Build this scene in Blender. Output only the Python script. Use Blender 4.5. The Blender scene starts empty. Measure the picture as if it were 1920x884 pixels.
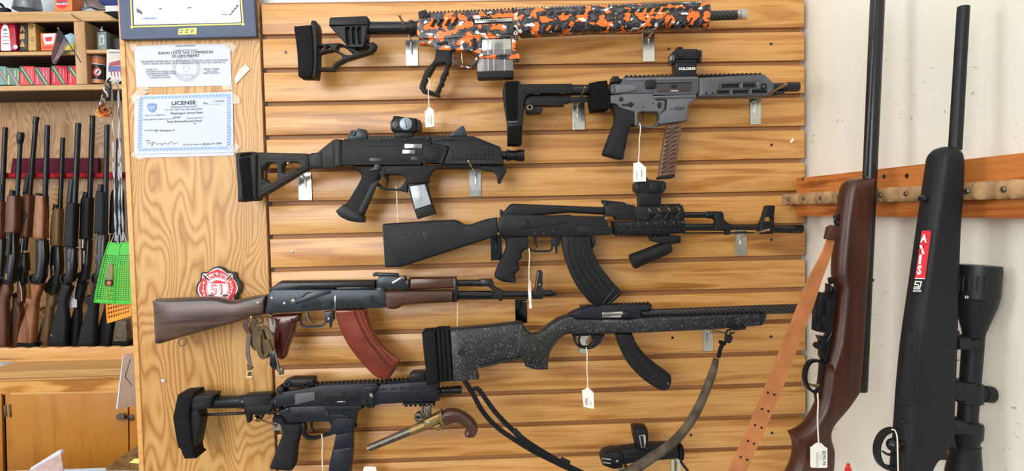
import bpy, math, random
import numpy as np
from mathutils import Matrix, Vector
from mathutils.geometry import delaunay_2d_cdt
random.seed(5)
SC = bpy.context.scene
COL = SC.collection
# ------------------------------------------------------------------ camera, world, lights, exposure
FPX = 1150.6
PITCH, YAW, ROLL = -0.0382, 0.0287, -0.0216
CAM = np.array([0.518, -1.4305, 1.5566])
ZO = 2.05
F_ = np.array([math.sin(YAW)*math.cos(PITCH), math.cos(YAW)*math.cos(PITCH), math.sin(PITCH)])
R0 = np.array([math.cos(YAW), -math.sin(YAW), 0.0])
U0 = np.cross(R0, F_)
R_ = math.cos(ROLL)*R0 + math.sin(ROLL)*U0
U_ = -math.sin(ROLL)*R0 + math.cos(ROLL)*U0
cd = bpy.data.cameras.new('camera')
cam = bpy.data.objects.new('camera', cd); COL.objects.link(cam)
cd.sensor_width = 36; cd.lens = 36*FPX/1920; cd.clip_start = .02
m = Matrix.Identity(4)
for i in range(3):
    m[i][0], m[i][1], m[i][2], m[i][3] = R_[i], U_[i], -F_[i], CAM[i]
cam.matrix_world = m
SC.camera = cam
SC.view_settings.view_transform = 'Standard'
SC.view_settings.look = 'None'
SC.view_settings.gamma = 1
SC.view_settings.use_curve_mapping = False
SC.view_settings.exposure = -0.03
w = bpy.data.worlds.new('world'); SC.world = w; w.use_nodes = True
w.node_tree.nodes['Background'].inputs[0].default_value = (.86, .93, 1, 1)
w.node_tree.nodes['Background'].inputs[1].default_value = 0.36
def area(name, loc, to, sx, sy, power, col):
    l = bpy.data.lights.new(name, 'AREA'); l.shape = 'RECTANGLE'; l.size = sx; l.size_y = sy
    l.energy = power; l.color = col
    o = bpy.data.objects.new(name, l); COL.objects.link(o); o.location = loc
    o.rotation_euler = (Vector(to)-Vector(loc)).to_track_quat('-Z', 'Y').to_euler()
    return o
area('window_light', (-1.5, -4.1, 2.35), (.6, 0, 1.45), 2.3, 2.0, 138, (1, .985, .95))
area('side_window_light', (-3.0, -.9, 2.0), (1.0, -.35, 1.5), 1.1, 1.6, 42, (.96, .98, 1))
area('ceiling_light', (.3, -1.3, 3.1), (.3, .2, 1.2), 2.2, .4, 9, (1, .96, .9))
area('back_room_light', (-1.3, .1, 3.0), (-1.1, 1.5, 1.2), 1.0, .5, 7, (1, .97, .92))

# ------------------------------------------------------------------ pixel -> world (places things on real planes at real depths)
CR = {'W': (0, 0, 1), 'A': (540, 0, 4.0182), 'B': (960, 0, 4.0174), 'C': (920, 70, 3.157), 'D': (1120, 70, 3.1575), 'D2': (1140, 140, 8.035),
      'D3': (1250, 85, 11.05), 'E': (430, 200, 3.8433), 'F': (700, 200, 3.8433), 'G': (700, 330, 3.5366), 'H': (1080, 320, 3.1568),
      'I': (280, 490, 3.8429), 'I5': (440, 580, 6.314), 'J': (640, 490, 3.8429), 'K': (780, 560, 4.0184), 'L': (1100, 540, 3.6841),
      'M': (310, 690, 4.5567), 'N': (590, 690, 4.5563), 'O': (860, 680, 3.84), 'O2': (1110, 780, 8.5), 'Q': (1360, 260, 2.7625),
      'R': (1360, 560, 2.728), 'S': (1640, 260, 2.7643), 'T': (1600, 560, 2.728), 'U': (1500, 0, 2.9476), 'V': (0, 0, 3.6846),
      'V2': (0, 200, 3.6846), 'V3': (0, 420, 3.6846), 'V4': (0, 640, 3.623), 'X': (210, 0, 2.8517), 'P6': (215, 0, 6.857),
      'P4': (240, 80, 9.143), 'P5': (240, 165, 6.548), 'P7': (350, 490, 11.05), 'T1': (760, 180, 12.63), 'S4': (1690, 420, 6.31),
      'R1': (1500, 800, 10.52), 'A2': (770, 0, 5.895), 'L3': (1150, 600, 6.314), 'V5': (0, 430, 3.843), 'V6': (110, 430, 3.843)}
CUR = 'W'
def use(c):
    global CUR
    CUR = c
def full(x, y, c=None):
    x0, y0, s = CR[c or CUR]
    return x0+x/s, y0+y/s
def ray(px, py):
    return F_ + R_*(px-960)/FPX + U_*(442-py)/FPX
def W(px, py, y):
    d = ray(px, py); return CAM + d*((y-CAM[1])/d[1])
def WX(px, py, x):
    d = ray(px, py); return CAM + d*((x-CAM[0])/d[0])
def WZ(px, py, z):
    d = ray(px, py); return CAM + d*((z-CAM[2])/d[2])
def mpp(y):
    return (y-CAM[1])/FPX
def parse(s):
    out = []; c = CUR
    if not isinstance(s, str):
        return [(*full(p[0], p[1]), p[2] if len(p) > 2 else 0, 0) for p in s]
    for tok in s.split():
        if ':' in tok:
            c, tok = tok.split(':')
            if not tok: continue
        corner = tok.endswith('c'); tok = tok.rstrip('c')
        v = [float(q) for q in tok.split(',')]
        x, y = full(v[0], v[1], c)
        out.append((x, y, v[2] if len(v) > 2 else 0, corner))
    return out
def catmull(pts, closed=True, n=5, corners=None):
    pts = [np.array(p, float) for p in pts]; N = len(pts); out = []
    tang = []
    for i in range(N):
        if closed: a, b = pts[i-1], pts[(i+1) % N]
        else: a, b = pts[max(i-1, 0)], pts[min(i+1, N-1)]
        tang.append((b-a)*.5)
    rng = N if closed else N-1
    for i in range(rng):
        j = (i+1) % N
        p, q = pts[i], pts[j]; L = np.linalg.norm(q-p)
        def tg(k):
            if corners is not None and corners[k]: return (q-p)
            t = tang[k]; l = np.linalg.norm(t)
            return t*min(1, L/(l+1e-12)*1.0)
        m0, m1 = tg(i), tg(j)
        straight = corners is not None and corners[i] and corners[j]
        for k in range(1 if straight else n):
            t = k/n
            h = (2*t**3-3*t**2+1, t**3-2*t**2+t, -2*t**3+3*t**2, t**3-t**2)
            out.append(h[0]*p+h[1]*m0+h[2]*q+h[3]*m1)
    if not closed: out.append(pts[-1])
    return out

# ------------------------------------------------------------------ scene graph helpers
def rgb(r, g, b):
    return tuple(((c/255)/12.92 if c/255 <= .04045 else ((c/255+.055)/1.055)**2.4) for c in (r, g, b)) + (1,)
class Thing:
    def __init__(s, name, label, cat, at, yc=0, group=None, kind=None):
        o = bpy.data.objects.new(name, None); COL.objects.link(o)
        o.empty_display_size = .03
        s.o = o; s.loc = np.array(at, float); o.location = s.loc; s.yc = yc
        if label: o['label'] = label
        if cat: o['category'] = cat
        if group: o['group'] = group
        if kind: o['kind'] = kind
class Part:
    """a part with sub-parts: the first mesh made becomes the part, later ones hang under it"""
    def __init__(s, th, name):
        s.th = th; s.loc = th.loc; s.yc = th.yc; s.name = name; s.o = None
def tag(o, label=None, cat=None, group=None, kind=None):
    for k, v in (('label', label), ('category', cat), ('group', group), ('kind', kind)):
        if v: o[k] = v
    return o
def mesh(name, verts, faces, mat, th=None, parent=None, label=None, kind=None, ang=35, smooth=True, at=None):
    loc = th.loc if th is not None else (np.array(at, float) if at is not None else np.zeros(3))
    me = bpy.data.meshes.new(name)
    me.from_pydata([tuple(np.asarray(v, float)-loc) for v in verts], [], [tuple(f) for f in faces])
    me.update()
    if smooth:
        me.shade_smooth(); me.set_sharp_from_angle(angle=math.radians(ang))
    me.materials.append(mat)
    o = bpy.data.objects.new(name, me); COL.objects.link(o)
    if isinstance(th, Part) and th.o is None:
        o.parent = th.th.o; o.name = me.name = th.name; th.o = o
    elif th is not None: o.parent = parent or th.o
    else: o.location = loc
    if label: o['label'] = label
    if kind: o['kind'] = kind
    return o
def area2(l):
    return .5*sum(l[i-1][0]*l[i][1]-l[i][0]*l[i-1][1] for i in range(len(l)))
def inset(loop, d):
    n = len(loop); L = np.array(loop, float)
    e = np.roll(L, -1, 0)-L; ln = np.linalg.norm(e, axis=1)+1e-12; e = e/ln[:, None]
    nr = np.stack([-e[:, 1], e[:, 0]], 1)
    n0 = np.roll(nr, 1, 0); dot = (n0*nr).sum(1)
    dr = (n0+nr)/np.maximum(1+dot, .35)[:, None]
    amt = np.full(n, d)
    for it in range(14):
        Q = L+dr*amt[:, None]
        e2 = np.roll(Q, -1, 0)-Q
        bad = (e2*e).sum(1) < .02*ln
        if not bad.any(): break
        k = bad | np.roll(bad, 1)
        amt[k] *= .72
    for it in range(6):
        amt = np.minimum(amt, .5*amt+.25*(np.roll(amt, 1)+np.roll(amt, -1)))
    return dr*amt[:, None]
def solid(loops, yf, yb, b, bd=None, seg=2, b_back=True):
    """loops in (X,Z): outer first, then holes; front at yf (camera side), back at yb"""
    if bd is None: bd = b
    bd = min(bd, (yb-yf)*.49)
    vs, fs = [], []; caps = []
    for li, lp in enumerate(loops):
        a = area2(lp)
        if (a < 0) == (li == 0): lp = lp[::-1]
        lp = np.array(lp, float)
        dv = inset(lp, b) if b > 0 else np.zeros_like(lp)
        rings = []
        K = seg if b > 0 else 0
        for k in range(K, -1, -1):
            an = math.pi/2*k/max(K, 1)
            rings.append((lp+dv*(1-math.cos(an)), yf+bd*(1-math.sin(an)) if K else yf))
        for k in range(0, K+1):
            an = math.pi/2*k/max(K, 1)
            rings.append((lp+dv*(1-math.cos(an)), yb-bd*(1-math.sin(an)) if K else yb))
        n = len(lp); base = len(vs)
        for r, y in rings:
            vs += [(p[0], y, p[1]) for p in r]
        for k in range(len(rings)-1):
            for i in range(n):
                j = (i+1) % n
                fs.append((base+k*n+i, base+(k+1)*n+i, base+(k+1)*n+j, base+k*n+j))
        caps.append((base, n, rings[0][0], base+(len(rings)-1)*n, rings[-1][0]))
    for which in (0, 1):
        pv, pe, idx = [], [], []
        for c in caps:
            r = c[2] if which == 0 else c[4]; st = c[0] if which == 0 else c[3]
            k0 = len(pv)
            pv += [Vector((float(p[0]), float(p[1]))) for p in r]; idx += list(range(st, st+c[1]))
            pe += [(k0+i, k0+(i+1) % c[1]) for i in range(c[1])]
        ov, oe, of, orv, _e, _f = delaunay_2d_cdt(pv, pe, [], 0, 1e-7)
        segs = np.array([(pv[i][0], pv[i][1], pv[j][0], pv[j][1]) for i, j in pe])
        yc_ = vs[idx[0]][1]; mp = []
        for i, v in enumerate(ov):
            if orv[i]: mp.append(idx[orv[i][0]])
            else:
                vs.append((v[0], yc_, v[1])); mp.append(len(vs)-1)
        for t in of:
            a, b_, c_ = (ov[q] for q in t)
            cr = (b_[0]-a[0])*(c_[1]-a[1])-(b_[1]-a[1])*(c_[0]-a[0])
            tri = tuple(mp[q] for q in t)
            if len(set(tri)) < 3: continue
            cx_, cz_ = (a[0]+b_[0]+c_[0])/3, (a[1]+b_[1]+c_[1])/3
            up = (segs[:, 1] <= cz_) & (segs[:, 3] > cz_); dn = (segs[:, 1] > cz_) & (segs[:, 3] <= cz_)
            side = (segs[:, 2]-segs[:, 0])*(cz_-segs[:, 1])-(cx_-segs[:, 0])*(segs[:, 3]-segs[:, 1])
            if (up & (side > 0)).sum()-(dn & (side < 0)).sum() < 1: continue
            # (X,Z) counter-clockwise faces -Y, the camera side
            if (cr > 0) != (which == 0): tri = tri[::-1]
            fs.append(tri)
    return vs, fs
def loop_xz(pts, y, sm):
    p = parse(pts) if isinstance(pts, str) or len(pts[0]) < 4 else pts
    L = [(lambda q: (q[0], q[2]))(W(a[0], a[1], y)) for a in p]
    if sm: L = [tuple(v) for v in catmull(L, True, 5, [a[3] for a in p])]
    # drop doubles
    out = []
    for v in L:
        if not out or abs(v[0]-out[-1][0])+abs(v[1]-out[-1][1]) > 1e-6: out.append(v)
    if abs(out[0][0]-out[-1][0])+abs(out[0][1]-out[-1][1]) < 1e-6: out.pop()
    return out
def P(th, name, mat, pts, f=.015, t=.03, b=.0015, bd=None, holes=(), sm=False, parent=None, seg=2, label=None, kind=None, ang=35):
    yf = th.yc-f
    # a rounded body shows its outline about where its rounding ends, a flat plate at its front face
    yp = yf+(min(bd or b, t*.49)*.9 if (bd or b) > .0065 else 0)
    loops = [loop_xz(pts, yp, sm)] + [loop_xz(h, yp, sm) for h in holes]
    v, fc = solid(loops, yf, yf+t, b, bd, seg)
    return mesh(name, v, fc, mat, th, parent, label, kind, ang)
def PM(th, name, mat, polys, f=.015, t=.003, b=0, sm=False, parent=None, label=None, kind='stuff'):
    V, Fc = [], []
    for pts in polys:
        yf = th.yc-f
        v, fc = solid([loop_xz(pts, yf, sm)], yf, yf+t, b, None, 1)
        n = len(V); V += v; Fc += [tuple(i+n for i in q) for q in fc]
    return mesh(name, V, Fc, mat, th, parent, label, kind)
def circ(x, y, r, n=20, ry=None):
    return [(x+r*math.cos(2*math.pi*k/n), y+(ry or r)*math.sin(2*math.pi*k/n)) for k in range(n)]
def rect(x0, y0, x1, y1):
    return [(x0, y0), (x1, y0), (x1, y1), (x0, y1)]
def cs(pts):   # list -> parsed with current crop
    return parse(pts)
def Dk(th, name, mat, x, y, r, f=.02, t=.004, b=.0006, hole=0, **k):
    return P(th, name, mat, circ(x, y, r), f, t, b, holes=[circ(x, y, hole, 14)] if hole else (), **k)
def lathe(p0, p1, prof, n=20):
    p0 = np.array(p0, float); p1 = np.array(p1, float); ax = p1-p0; L = np.linalg.norm(ax); ax = ax/L
    ref = np.array([0, -1.0, 0]) if abs(ax[1]) < .9 else np.array([0, 0, 1.0])
    u = np.cross(ax, ref); u /= np.linalg.norm(u); v = np.cross(ax, u)
    vs, fs = [], []
    for t, r in prof:
        for k in range(n):
            a = 2*math.pi*k/n
            vs.append(p0+ax*L*t+r*(u*math.cos(a)+v*math.sin(a)))
    m_ = len(prof)
    for i in range(m_-1):
        for k in range(n):
            j = (k+1) % n
            fs.append((i*n+k, i*n+j, (i+1)*n+j, (i+1)*n+k))
    if prof[0][1] > 1e-6: fs.append(tuple(range(n))[::-1])
    if prof[-1][1] > 1e-6: fs.append(tuple((m_-1)*n+k for k in range(n)))
    return vs, fs
def T(th, name, mat, p0, p1, prof, f=0, f1=None, parent=None, label=None, n=20, kind=None, ang=35):
    """prof: list of (t, radius in crop px) or a single radius"""
    if isinstance(prof, (int, float)):
        r = prof; prof = [(0, r*.9), (.004, r), (.996, r), (1, r*.9)]
    s = CR[CUR][2]; y0 = th.yc-f; y1 = th.yc-(f if f1 is None else f1)
    a = W(*full(*p0), y0); b = W(*full(*p1), y1)
    k = mpp((y0+y1)/2)/s
    v, fc = lathe(a, b, [(t, r*k) for t, r in prof], n)
    return mesh(name, v, fc, mat, th, parent, label, kind, ang)
def sweep(pts, ws, tk=None, n=8, up=None):
    pts = [np.array(p, float) for p in pts]; N = len(pts)
    if not hasattr(ws, '__len__'): ws = [ws]*N
    vs, fs = [], []
    prevu = None
    for i in range(N):
        t = pts[min(i+1, N-1)]-pts[max(i-1, 0)]; t = t/(np.linalg.norm(t)+1e-12)
        if up is not None and tk is not None:
            ref = np.array(up, float)
            u = np.cross(t, ref); u /= np.linalg.norm(u)+1e-12
        else:
            if prevu is None:
                ref = np.array([0, -1.0, 0]) if abs(t[1]) < .9 else np.array([1.0, 0, 0])
                u = np.cross(t, ref)
            else: u = prevu-t*np.dot(prevu, t)
            u /= np.linalg.norm(u)+1e-12
        prevu = u
        v = np.cross(t, u)
        if tk is None:
            ring = [pts[i]+ws[i]*(u*math.cos(2*math.pi*k/n)+v*math.sin(2*math.pi*k/n)) for k in range(n)]
        else:
            w_, h = ws[i], tk
            ring = [pts[i]+u*w_*a+v*h*b for a, b in ((-1, -.6), (-.97, -1), (.97, -1), (1, -.6), (1, .6), (.97, 1), (-.97, 1), (-1, .6))]
        vs += ring
    n = len(vs)//N
    for i in range(N-1):
        for k in range(n):
            j = (k+1) % n
            fs.append((i*n+k, i*n+j, (i+1)*n+j, (i+1)*n+k))
    fs.append(tuple(range(n))[::-1]); fs.append(tuple((N-1)*n+k for k in range(n)))
    return vs, fs
def S(th, name, mat, pts, w, f=0, tk=None, sm=True, parent=None, label=None, n=8, closed=False, kind=None, up=(0, 1, 0)):
    """w: full width in crop px (number or list per point); points x,y[,extra f]"""
    p = parse(pts)
    s = CR[CUR][2]
    if not hasattr(w, '__len__'): w = [w]*len(p)
    q = []
    for a, ww in zip(p, w):
        y = th.yc-f-a[2]; v = W(a[0], a[1], y)
        q.append((*v, ww/s*mpp(y)/2))
    if closed: q = q+[q[0]]
    if sm: q = catmull(q, False, 6)
    v, fc = sweep([x[:3] for x in q], [x[3] for x in q], tk, n, up)
    return mesh(name, v, fc, mat, th, parent, label, kind, 50)
def comb(p0, p1, n, h, base, duty=.55):
    """rail outline: base line p0->p1 (crop px), teeth height h up, base thickness below"""
    p0 = np.array(p0, float); p1 = np.array(p1, float); d = (p1-p0)/n; L = np.linalg.norm(p1-p0)
    up = np.array([d[1], -d[0]])/np.linalg.norm(d)
    out = [p1-up*base, p0-up*base]
    for i in range(n):
        a = p0+d*i; b = p0+d*(i+duty); e = p0+d*(i+1)
        sh = d*.08
        out += [a, a+up*h+sh, b+up*h-sh, b]
    out.append(p1)
    return [tuple(v) for v in out]
def TX(th, name, mat, s, x, y, h, f=.02, rot=0, parent=None, bold=0, sx=1, align='CENTER', ex=.0001, shear=0, basis=None):
    """flat lettering: crop px centre, height px, rotation degrees (clockwise on screen)"""
    cu = bpy.data.curves.new(name, 'FONT'); cu.body = s; cu.align_x = align; cu.align_y = 'CENTER'
    yy = th.yc-f; k = mpp(yy)/CR[CUR][2]
    cu.size = 1; cu.extrude = ex/(h*k*1.38); cu.offset = bold; cu.resolution_u = 2; cu.shear = shear
    tmp = bpy.data.objects.new('tmp_text', cu)
    me = bpy.data.meshes.new_from_object(tmp)
    bpy.data.objects.remove(tmp); bpy.data.curves.remove(cu)
    c = W(*full(x, y), yy); a = -math.radians(rot); q = h*k*1.38
    for v in me.vertices:
        X, Z, D = v.co.x*q*sx, v.co.y*q, v.co.z*q
        px_, pz_ = X*math.cos(a)-Z*math.sin(a), X*math.sin(a)+Z*math.cos(a)
        if basis is None: p = (c[0]+px_, yy-D, c[2]+pz_)
        else: p = c+np.array(basis[0])*px_+np.array(basis[1])*pz_+np.array(basis[2])*D
        v.co = Vector([p[i]-th.loc[i] for i in range(3)])
    me.name = name; me.materials.clear(); me.materials.append(mat)
    o = bpy.data.objects.new(name, me); COL.objects.link(o); o.parent = parent or th.o
    return o
def boxm(x0, x1, y0, y1, z0, z1, b=0):
    """box as bevelled solid in world coordinates"""
    return solid([[(x0, z0), (x1, z0), (x1, z1), (x0, z1)]], y0, y1, b, None, 1 if b < .004 else 2)
def B(th, name, mat, x0, x1, y0, y1, z0, z1, b=.0, **k):
    v, f = boxm(x0, x1, y0, y1, z0, z1, b)
    return mesh(name, v, f, mat, th, **k)
# ------------------------------------------------------------------ materials (all procedural)
MATS = {}
def newmat(name):
    m_ = bpy.data.materials.new(name); m_.use_nodes = True
    nt = m_.node_tree; bs = nt.nodes['Principled BSDF']
    MATS[name] = m_
    return m_, nt, bs
def nd(nt, typ, ins=None, **props):
    n = nt.nodes.new('ShaderNode'+typ)
    for k, v in props.items(): setattr(n, k, v)
    for k, v in (ins or {}).items():
        if isinstance(v, bpy.types.NodeSocket): nt.links.new(v, n.inputs[k])
        else: n.inputs[k].default_value = v
    return n
def ramp(nt, fac, stops, interp='LINEAR'):
    r = nt.nodes.new('ShaderNodeValToRGB'); cr = r.color_ramp; cr.interpolation = interp
    while len(cr.elements) < len(stops): cr.elements.new(.5)
    for e, (p, c) in zip(cr.elements, stops): e.position = p; e.color = c
    nt.links.new(fac, r.inputs[0]); return r.outputs[0]
def coords(nt, scale=(1, 1, 1), rot=(0, 0, 0), loc=(0, 0, 0)):
    tc = nd(nt, 'TexCoord')
    mp = nd(nt, 'Mapping', {'Vector': tc.outputs['Object'], 'Scale': scale, 'Rotation': rot, 'Location': loc})
    return mp.outputs[0]
def bump(nt, bs, h, strength=.2, dist=.001):
    b = nd(nt, 'Bump', {'Height': h, 'Strength': strength, 'Distance': dist}); nt.links.new(b.outputs[0], bs.inputs['Normal'])
def mat(name, col, rough=.5, metal=0, grain=0, gs=900, spec=.5, var=.12, vs=25, coat=0):
    """plain surface with slight mottling and fine relief"""
    if name in MATS: return MATS[name]
    m_, nt, bs = newmat(name)
    v = coords(nt)
    n = nd(nt, 'TexNoise', {'Vector': v, 'Scale': vs, 'Detail': 5.0, 'Roughness': .6})
    c = np.array(col[:3])
    lo = tuple(c*(1-var))+(1,); hi = tuple(np.minimum(c*(1+var), 1))+(1,)
    nt.links.new(ramp(nt, n.outputs[0], [(.3, lo), (.7, hi)]), bs.inputs['Base Color'])
    rr = nd(nt, 'MapRange', {'Value': n.outputs[0], 'From Min': .3, 'From Max': .7, 'To Min': max(rough-.06, .02), 'To Max': min(rough+.06, 1)})
    nt.links.new(rr.outputs[0], bs.inputs['Roughness'])
    bs.inputs['Metallic'].default_value = metal
    bs.inputs['Specular IOR Level'].default_value = spec
    bs.inputs['Coat Weight'].default_value = coat
    if grain:
        g = nd(nt, 'TexNoise', {'Vector': v, 'Scale': gs, 'Detail': 2.0})
        bump(nt, bs, g.outputs[0], grain, .0006)
    return m_
def wood(name, dark, mid, light, axis='X', sc=1.0, rough=.4, figure=.5, fine=.5, coat=0, stretch=14):
    m_, nt, bs = newmat(name)
    st = {'X': (1.6*sc, stretch*sc, stretch*sc), 'Z': (stretch*sc, stretch*sc, 1.6*sc), 'Y': (stretch*sc, 1.6*sc, stretch*sc)}[axis]
    oi = nd(nt, 'ObjectInfo')
    off = nd(nt, 'Combine XYZ'.replace(' ', ''), {'X': oi.outputs['Random'], 'Y': oi.outputs['Random'], 'Z': oi.outputs['Random']})
    sc9 = nd(nt, 'VectorMath', {0: off.outputs[0], 1: (7.3, 3.1, 5.7)}, operation='MULTIPLY')
    tc = nd(nt, 'TexCoord')
    ad = nd(nt, 'VectorMath', {0: tc.outputs['Object'], 1: sc9.outputs[0]}, operation='ADD')
    v = nd(nt, 'Mapping', {'Vector': ad.outputs[0], 'Scale': st}).outputs[0]
    n1 = nd(nt, 'TexNoise', {'Vector': v, 'Scale': 1.7, 'Detail': 4.0, 'Distortion': .7})
    v2 = nd(nt, 'Mapping', {'Vector': ad.outputs[0], 'Scale': tuple(q*(6 if q > 3*sc else 1.5) for q in st)}).outputs[0]
    n2 = nd(nt, 'TexNoise', {'Vector': v2, 'Scale': 3.0, 'Detail': 6.0, 'Roughness': .7})
    wv = nd(nt, 'Math', {0: n1.outputs[0], 1: 16.0}, operation='MULTIPLY')
    sn = nd(nt, 'Math', {0: wv.outputs[0]}, operation='SINE')
    s2 = nd(nt, 'MapRange', {'Value': sn.outputs[0], 'From Min': -1.0, 'From Max': 1.0, 'To Min': 0.0, 'To Max': 1.0})
    a = nd(nt, 'Mix', {'Factor': figure, 2: n1.outputs[0], 3: s2.outputs[0]}, data_type='FLOAT')
    b = nd(nt, 'Mix', {'Factor': fine, 2: a.outputs[0], 3: n2.outputs[0]}, data_type='FLOAT')
    nt.links.new(ramp(nt, b.outputs[0], [(.22, dark), (.48, mid), (.75, light)]), bs.inputs['Base Color'])
    bs.inputs['Roughness'].default_value = rough
    bs.inputs['Coat Weight'].default_value = coat; bs.inputs['Coat Roughness'].default_value = .25
    bump(nt, bs, n2.outputs[0], .12, .0006)
    return m_
def plywood(name, dark, mid, light, cx=0.0, rings=11.0):
    """plain-sawn veneer with tall cathedral figure"""
    m_, nt, bs = newmat(name)
    v = coords(nt, (1, 1, 1))
    ds = nd(nt, 'TexNoise', {'Vector': coords(nt, (4.2, 3, 1.0)), 'Scale': 2.2, 'Detail': 2.0, 'Roughness': .5})
    ds2 = nd(nt, 'TexNoise', {'Vector': coords(nt, (1.5, 1, .9), loc=(3, 1, 7)), 'Scale': 2.2, 'Detail': 2.0})
    sp = nd(nt, 'SeparateXYZ', {0: v})
    # x folded into repeating leaves, centre offset wanders with height
    w1 = nd(nt, 'Math', {0: ds2.outputs[0], 1: .45, 2: cx-.22}, operation='MULTIPLY_ADD')
    x = nd(nt, 'Math', {0: sp.outputs[0], 1: w1.outputs[0]}, operation='ADD')
    pp = nd(nt, 'Math', {0: x.outputs[0], 1: .17}, operation='PINGPONG')
    zz = nd(nt, 'Math', {0: sp.outputs[2], 1: .10, 2: .01}, operation='MULTIPLY_ADD')
    x2 = nd(nt, 'Math', {0: pp.outputs[0], 1: 2.0}, operation='POWER')
    xs = nd(nt, 'Math', {0: x2.outputs[0], 1: 4.2}, operation='MULTIPLY')
    r = nd(nt, 'Math', {0: xs.outputs[0], 1: zz.outputs[0]}, operation='ADD')
    r2 = nd(nt, 'Math', {0: ds.outputs[0], 1: .22, 2: r.outputs[0]}, operation='MULTIPLY_ADD')
    ph = nd(nt, 'Math', {0: r2.outputs[0], 1: rings*42}, operation='MULTIPLY')
    sn = nd(nt, 'Math', {0: ph.outputs[0]}, operation='SINE')
    s1 = nd(nt, 'MapRange', {'Value': sn.outputs[0], 'From Min': -1.0, 'From Max': 1.0})
    s2 = nd(nt, 'Math', {0: s1.outputs[0], 1: .5}, operation='POWER')
    n2 = nd(nt, 'TexNoise', {'Vector': coords(nt, (160, 60, 7)), 'Scale': 2.0, 'Detail': 5.0, 'Roughness': .7})
    big = nd(nt, 'TexNoise', {'Vector': coords(nt, (5, 2, 1.4)), 'Scale': 1.6, 'Detail': 2.0})
    b = nd(nt, 'Mix', {'Factor': .50, 2: s2.outputs[0], 3: n2.outputs[0]}, data_type='FLOAT')
    b2 = nd(nt, 'Mix', {'Factor': .34, 2: b.outputs[0], 3: big.outputs[0]}, data_type='FLOAT')
    nt.links.new(ramp(nt, b2.outputs[0], [(.25, dark), (.5, mid), (.72, light)]), bs.inputs['Base Color'])
    bs.inputs['Roughness'].default_value = .38
    bump(nt, bs, n2.outputs[0], .1, .0005)
    return m_
def camo(name, t1=.44, t2=.50, t3=.545):
    m_, nt, bs = newmat(name)
    v = coords(nt, (.85, .6, 1.2))
    dn = nd(nt, 'TexNoise', {'Vector': v, 'Scale': 60.0, 'Detail': 3.0})
    ad = nd(nt, 'VectorMath', {0: dn.outputs['Color'], 1: (.012, .012, .012)}, operation='MULTIPLY')
    vv = nd(nt, 'VectorMath', {0: v, 1: ad.outputs[0]}, operation='ADD')
    sn = nd(nt, 'VectorMath', {0: vv.outputs[0], 1: (.0022, .0022, .0022)}, operation='SNAP')
    n1 = nd(nt, 'TexNoise', {'Vector': sn.outputs[0], 'Scale': 62.0, 'Detail': 1.0, 'Roughness': .4})
    n2 = nd(nt, 'TexNoise', {'Vector': sn.outputs[0], 'Scale': 78.0, 'Detail': .5, 'W': 3.0}, noise_dimensions='4D')
    c1 = ramp(nt, n1.outputs[0], [(0, rgb(36, 36, 42)), (t1, rgb(78, 76, 84)), (t2, rgb(26, 26, 32)), (t3, rgb(238, 116, 38))], 'CONSTANT')
    wm = ramp(nt, n2.outputs[0], [(0, (0, 0, 0, 1)), (.665, (1, 1, 1, 1))], 'CONSTANT')
    mx = nd(nt, 'Mix', {0: wm, 6: c1, 7: rgb(232, 230, 226)}, data_type='RGBA')
    nt.links.new(mx.outputs[2], bs.inputs['Base Color'])
    bs.inputs['Roughness'].default_value = .34
    return m_
def speckle(name, base, fleck, thr=.60, sc=330):
    m_, nt, bs = newmat(name)
    n = nd(nt, 'TexNoise', {'Vector': coords(nt, (1, 1, .55), (0, .5, 0)), 'Scale': sc*.75, 'Detail': 1.0})
    n2 = nd(nt, 'TexNoise', {'Vector': coords(nt), 'Scale': 60.0, 'Detail': 1.0})
    k = nd(nt, 'Math', {0: n2.outputs[0], 1: .16, 2: n.outputs[0]}, operation='MULTIPLY_ADD')
    c = ramp(nt, k.outputs[0], [(thr+.08, base), (thr+.13, fleck)])
    nt.links.new(c, bs.inputs['Base Color'])
    bs.inputs['Roughness'].default_value = .42
    return m_
def carbon(name):
    m_, nt, bs = newmat(name)
    wv = nd(nt, 'TexWave', {'Vector': coords(nt, (1, 1, 1), (0, .75, 0)), 'Scale': 42.0, 'Distortion': .2})
    nt.links.new(ramp(nt, wv.outputs[0], [(.35, rgb(16, 16, 18)), (.75, rgb(52, 51, 52))]), bs.inputs['Base Color'])
    bs.inputs['Roughness'].default_value = .42
    return m_
def plaster(name):
    m_, nt, bs = newmat(name)
    v = coords(nt)
    a = nd(nt, 'TexNoise', {'Vector': v, 'Scale': 3.0, 'Detail': 4.0})
    c = ramp(nt, a.outputs[0], [(.3, rgb(224, 221, 207)), (.7, rgb(236, 233, 222))])
    m1 = nd(nt, 'TexNoise', {'Vector': coords(nt, (1, 1.0, 3.2), (.4, 0, 0)), 'Scale': 60.0, 'Detail': 3.0, 'Distortion': 1.2})
    m2 = nd(nt, 'TexNoise', {'Vector': v, 'Scale': 11.0, 'Detail': 2.0})
    k = nd(nt, 'Math', {0: m2.outputs[0], 1: .42, 2: m1.outputs[0]}, operation='MULTIPLY_ADD')
    s1 = ramp(nt, k.outputs[0], [(.92, (0, 0, 0, 1)), (.985, (.7, .7, .7, 1))])
    mx = nd(nt, 'Mix', {0: s1, 6: c, 7: rgb(96, 88, 80)}, data_type='RGBA')
    nt.links.new(mx.outputs[2], bs.inputs['Base Color'])
    bs.inputs['Roughness'].default_value = .6
    b = nd(nt, 'TexNoise', {'Vector': v, 'Scale': 130.0, 'Detail': 4.0})
    bump(nt, bs, b.outputs[0], .25, .002)
    return m_
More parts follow.
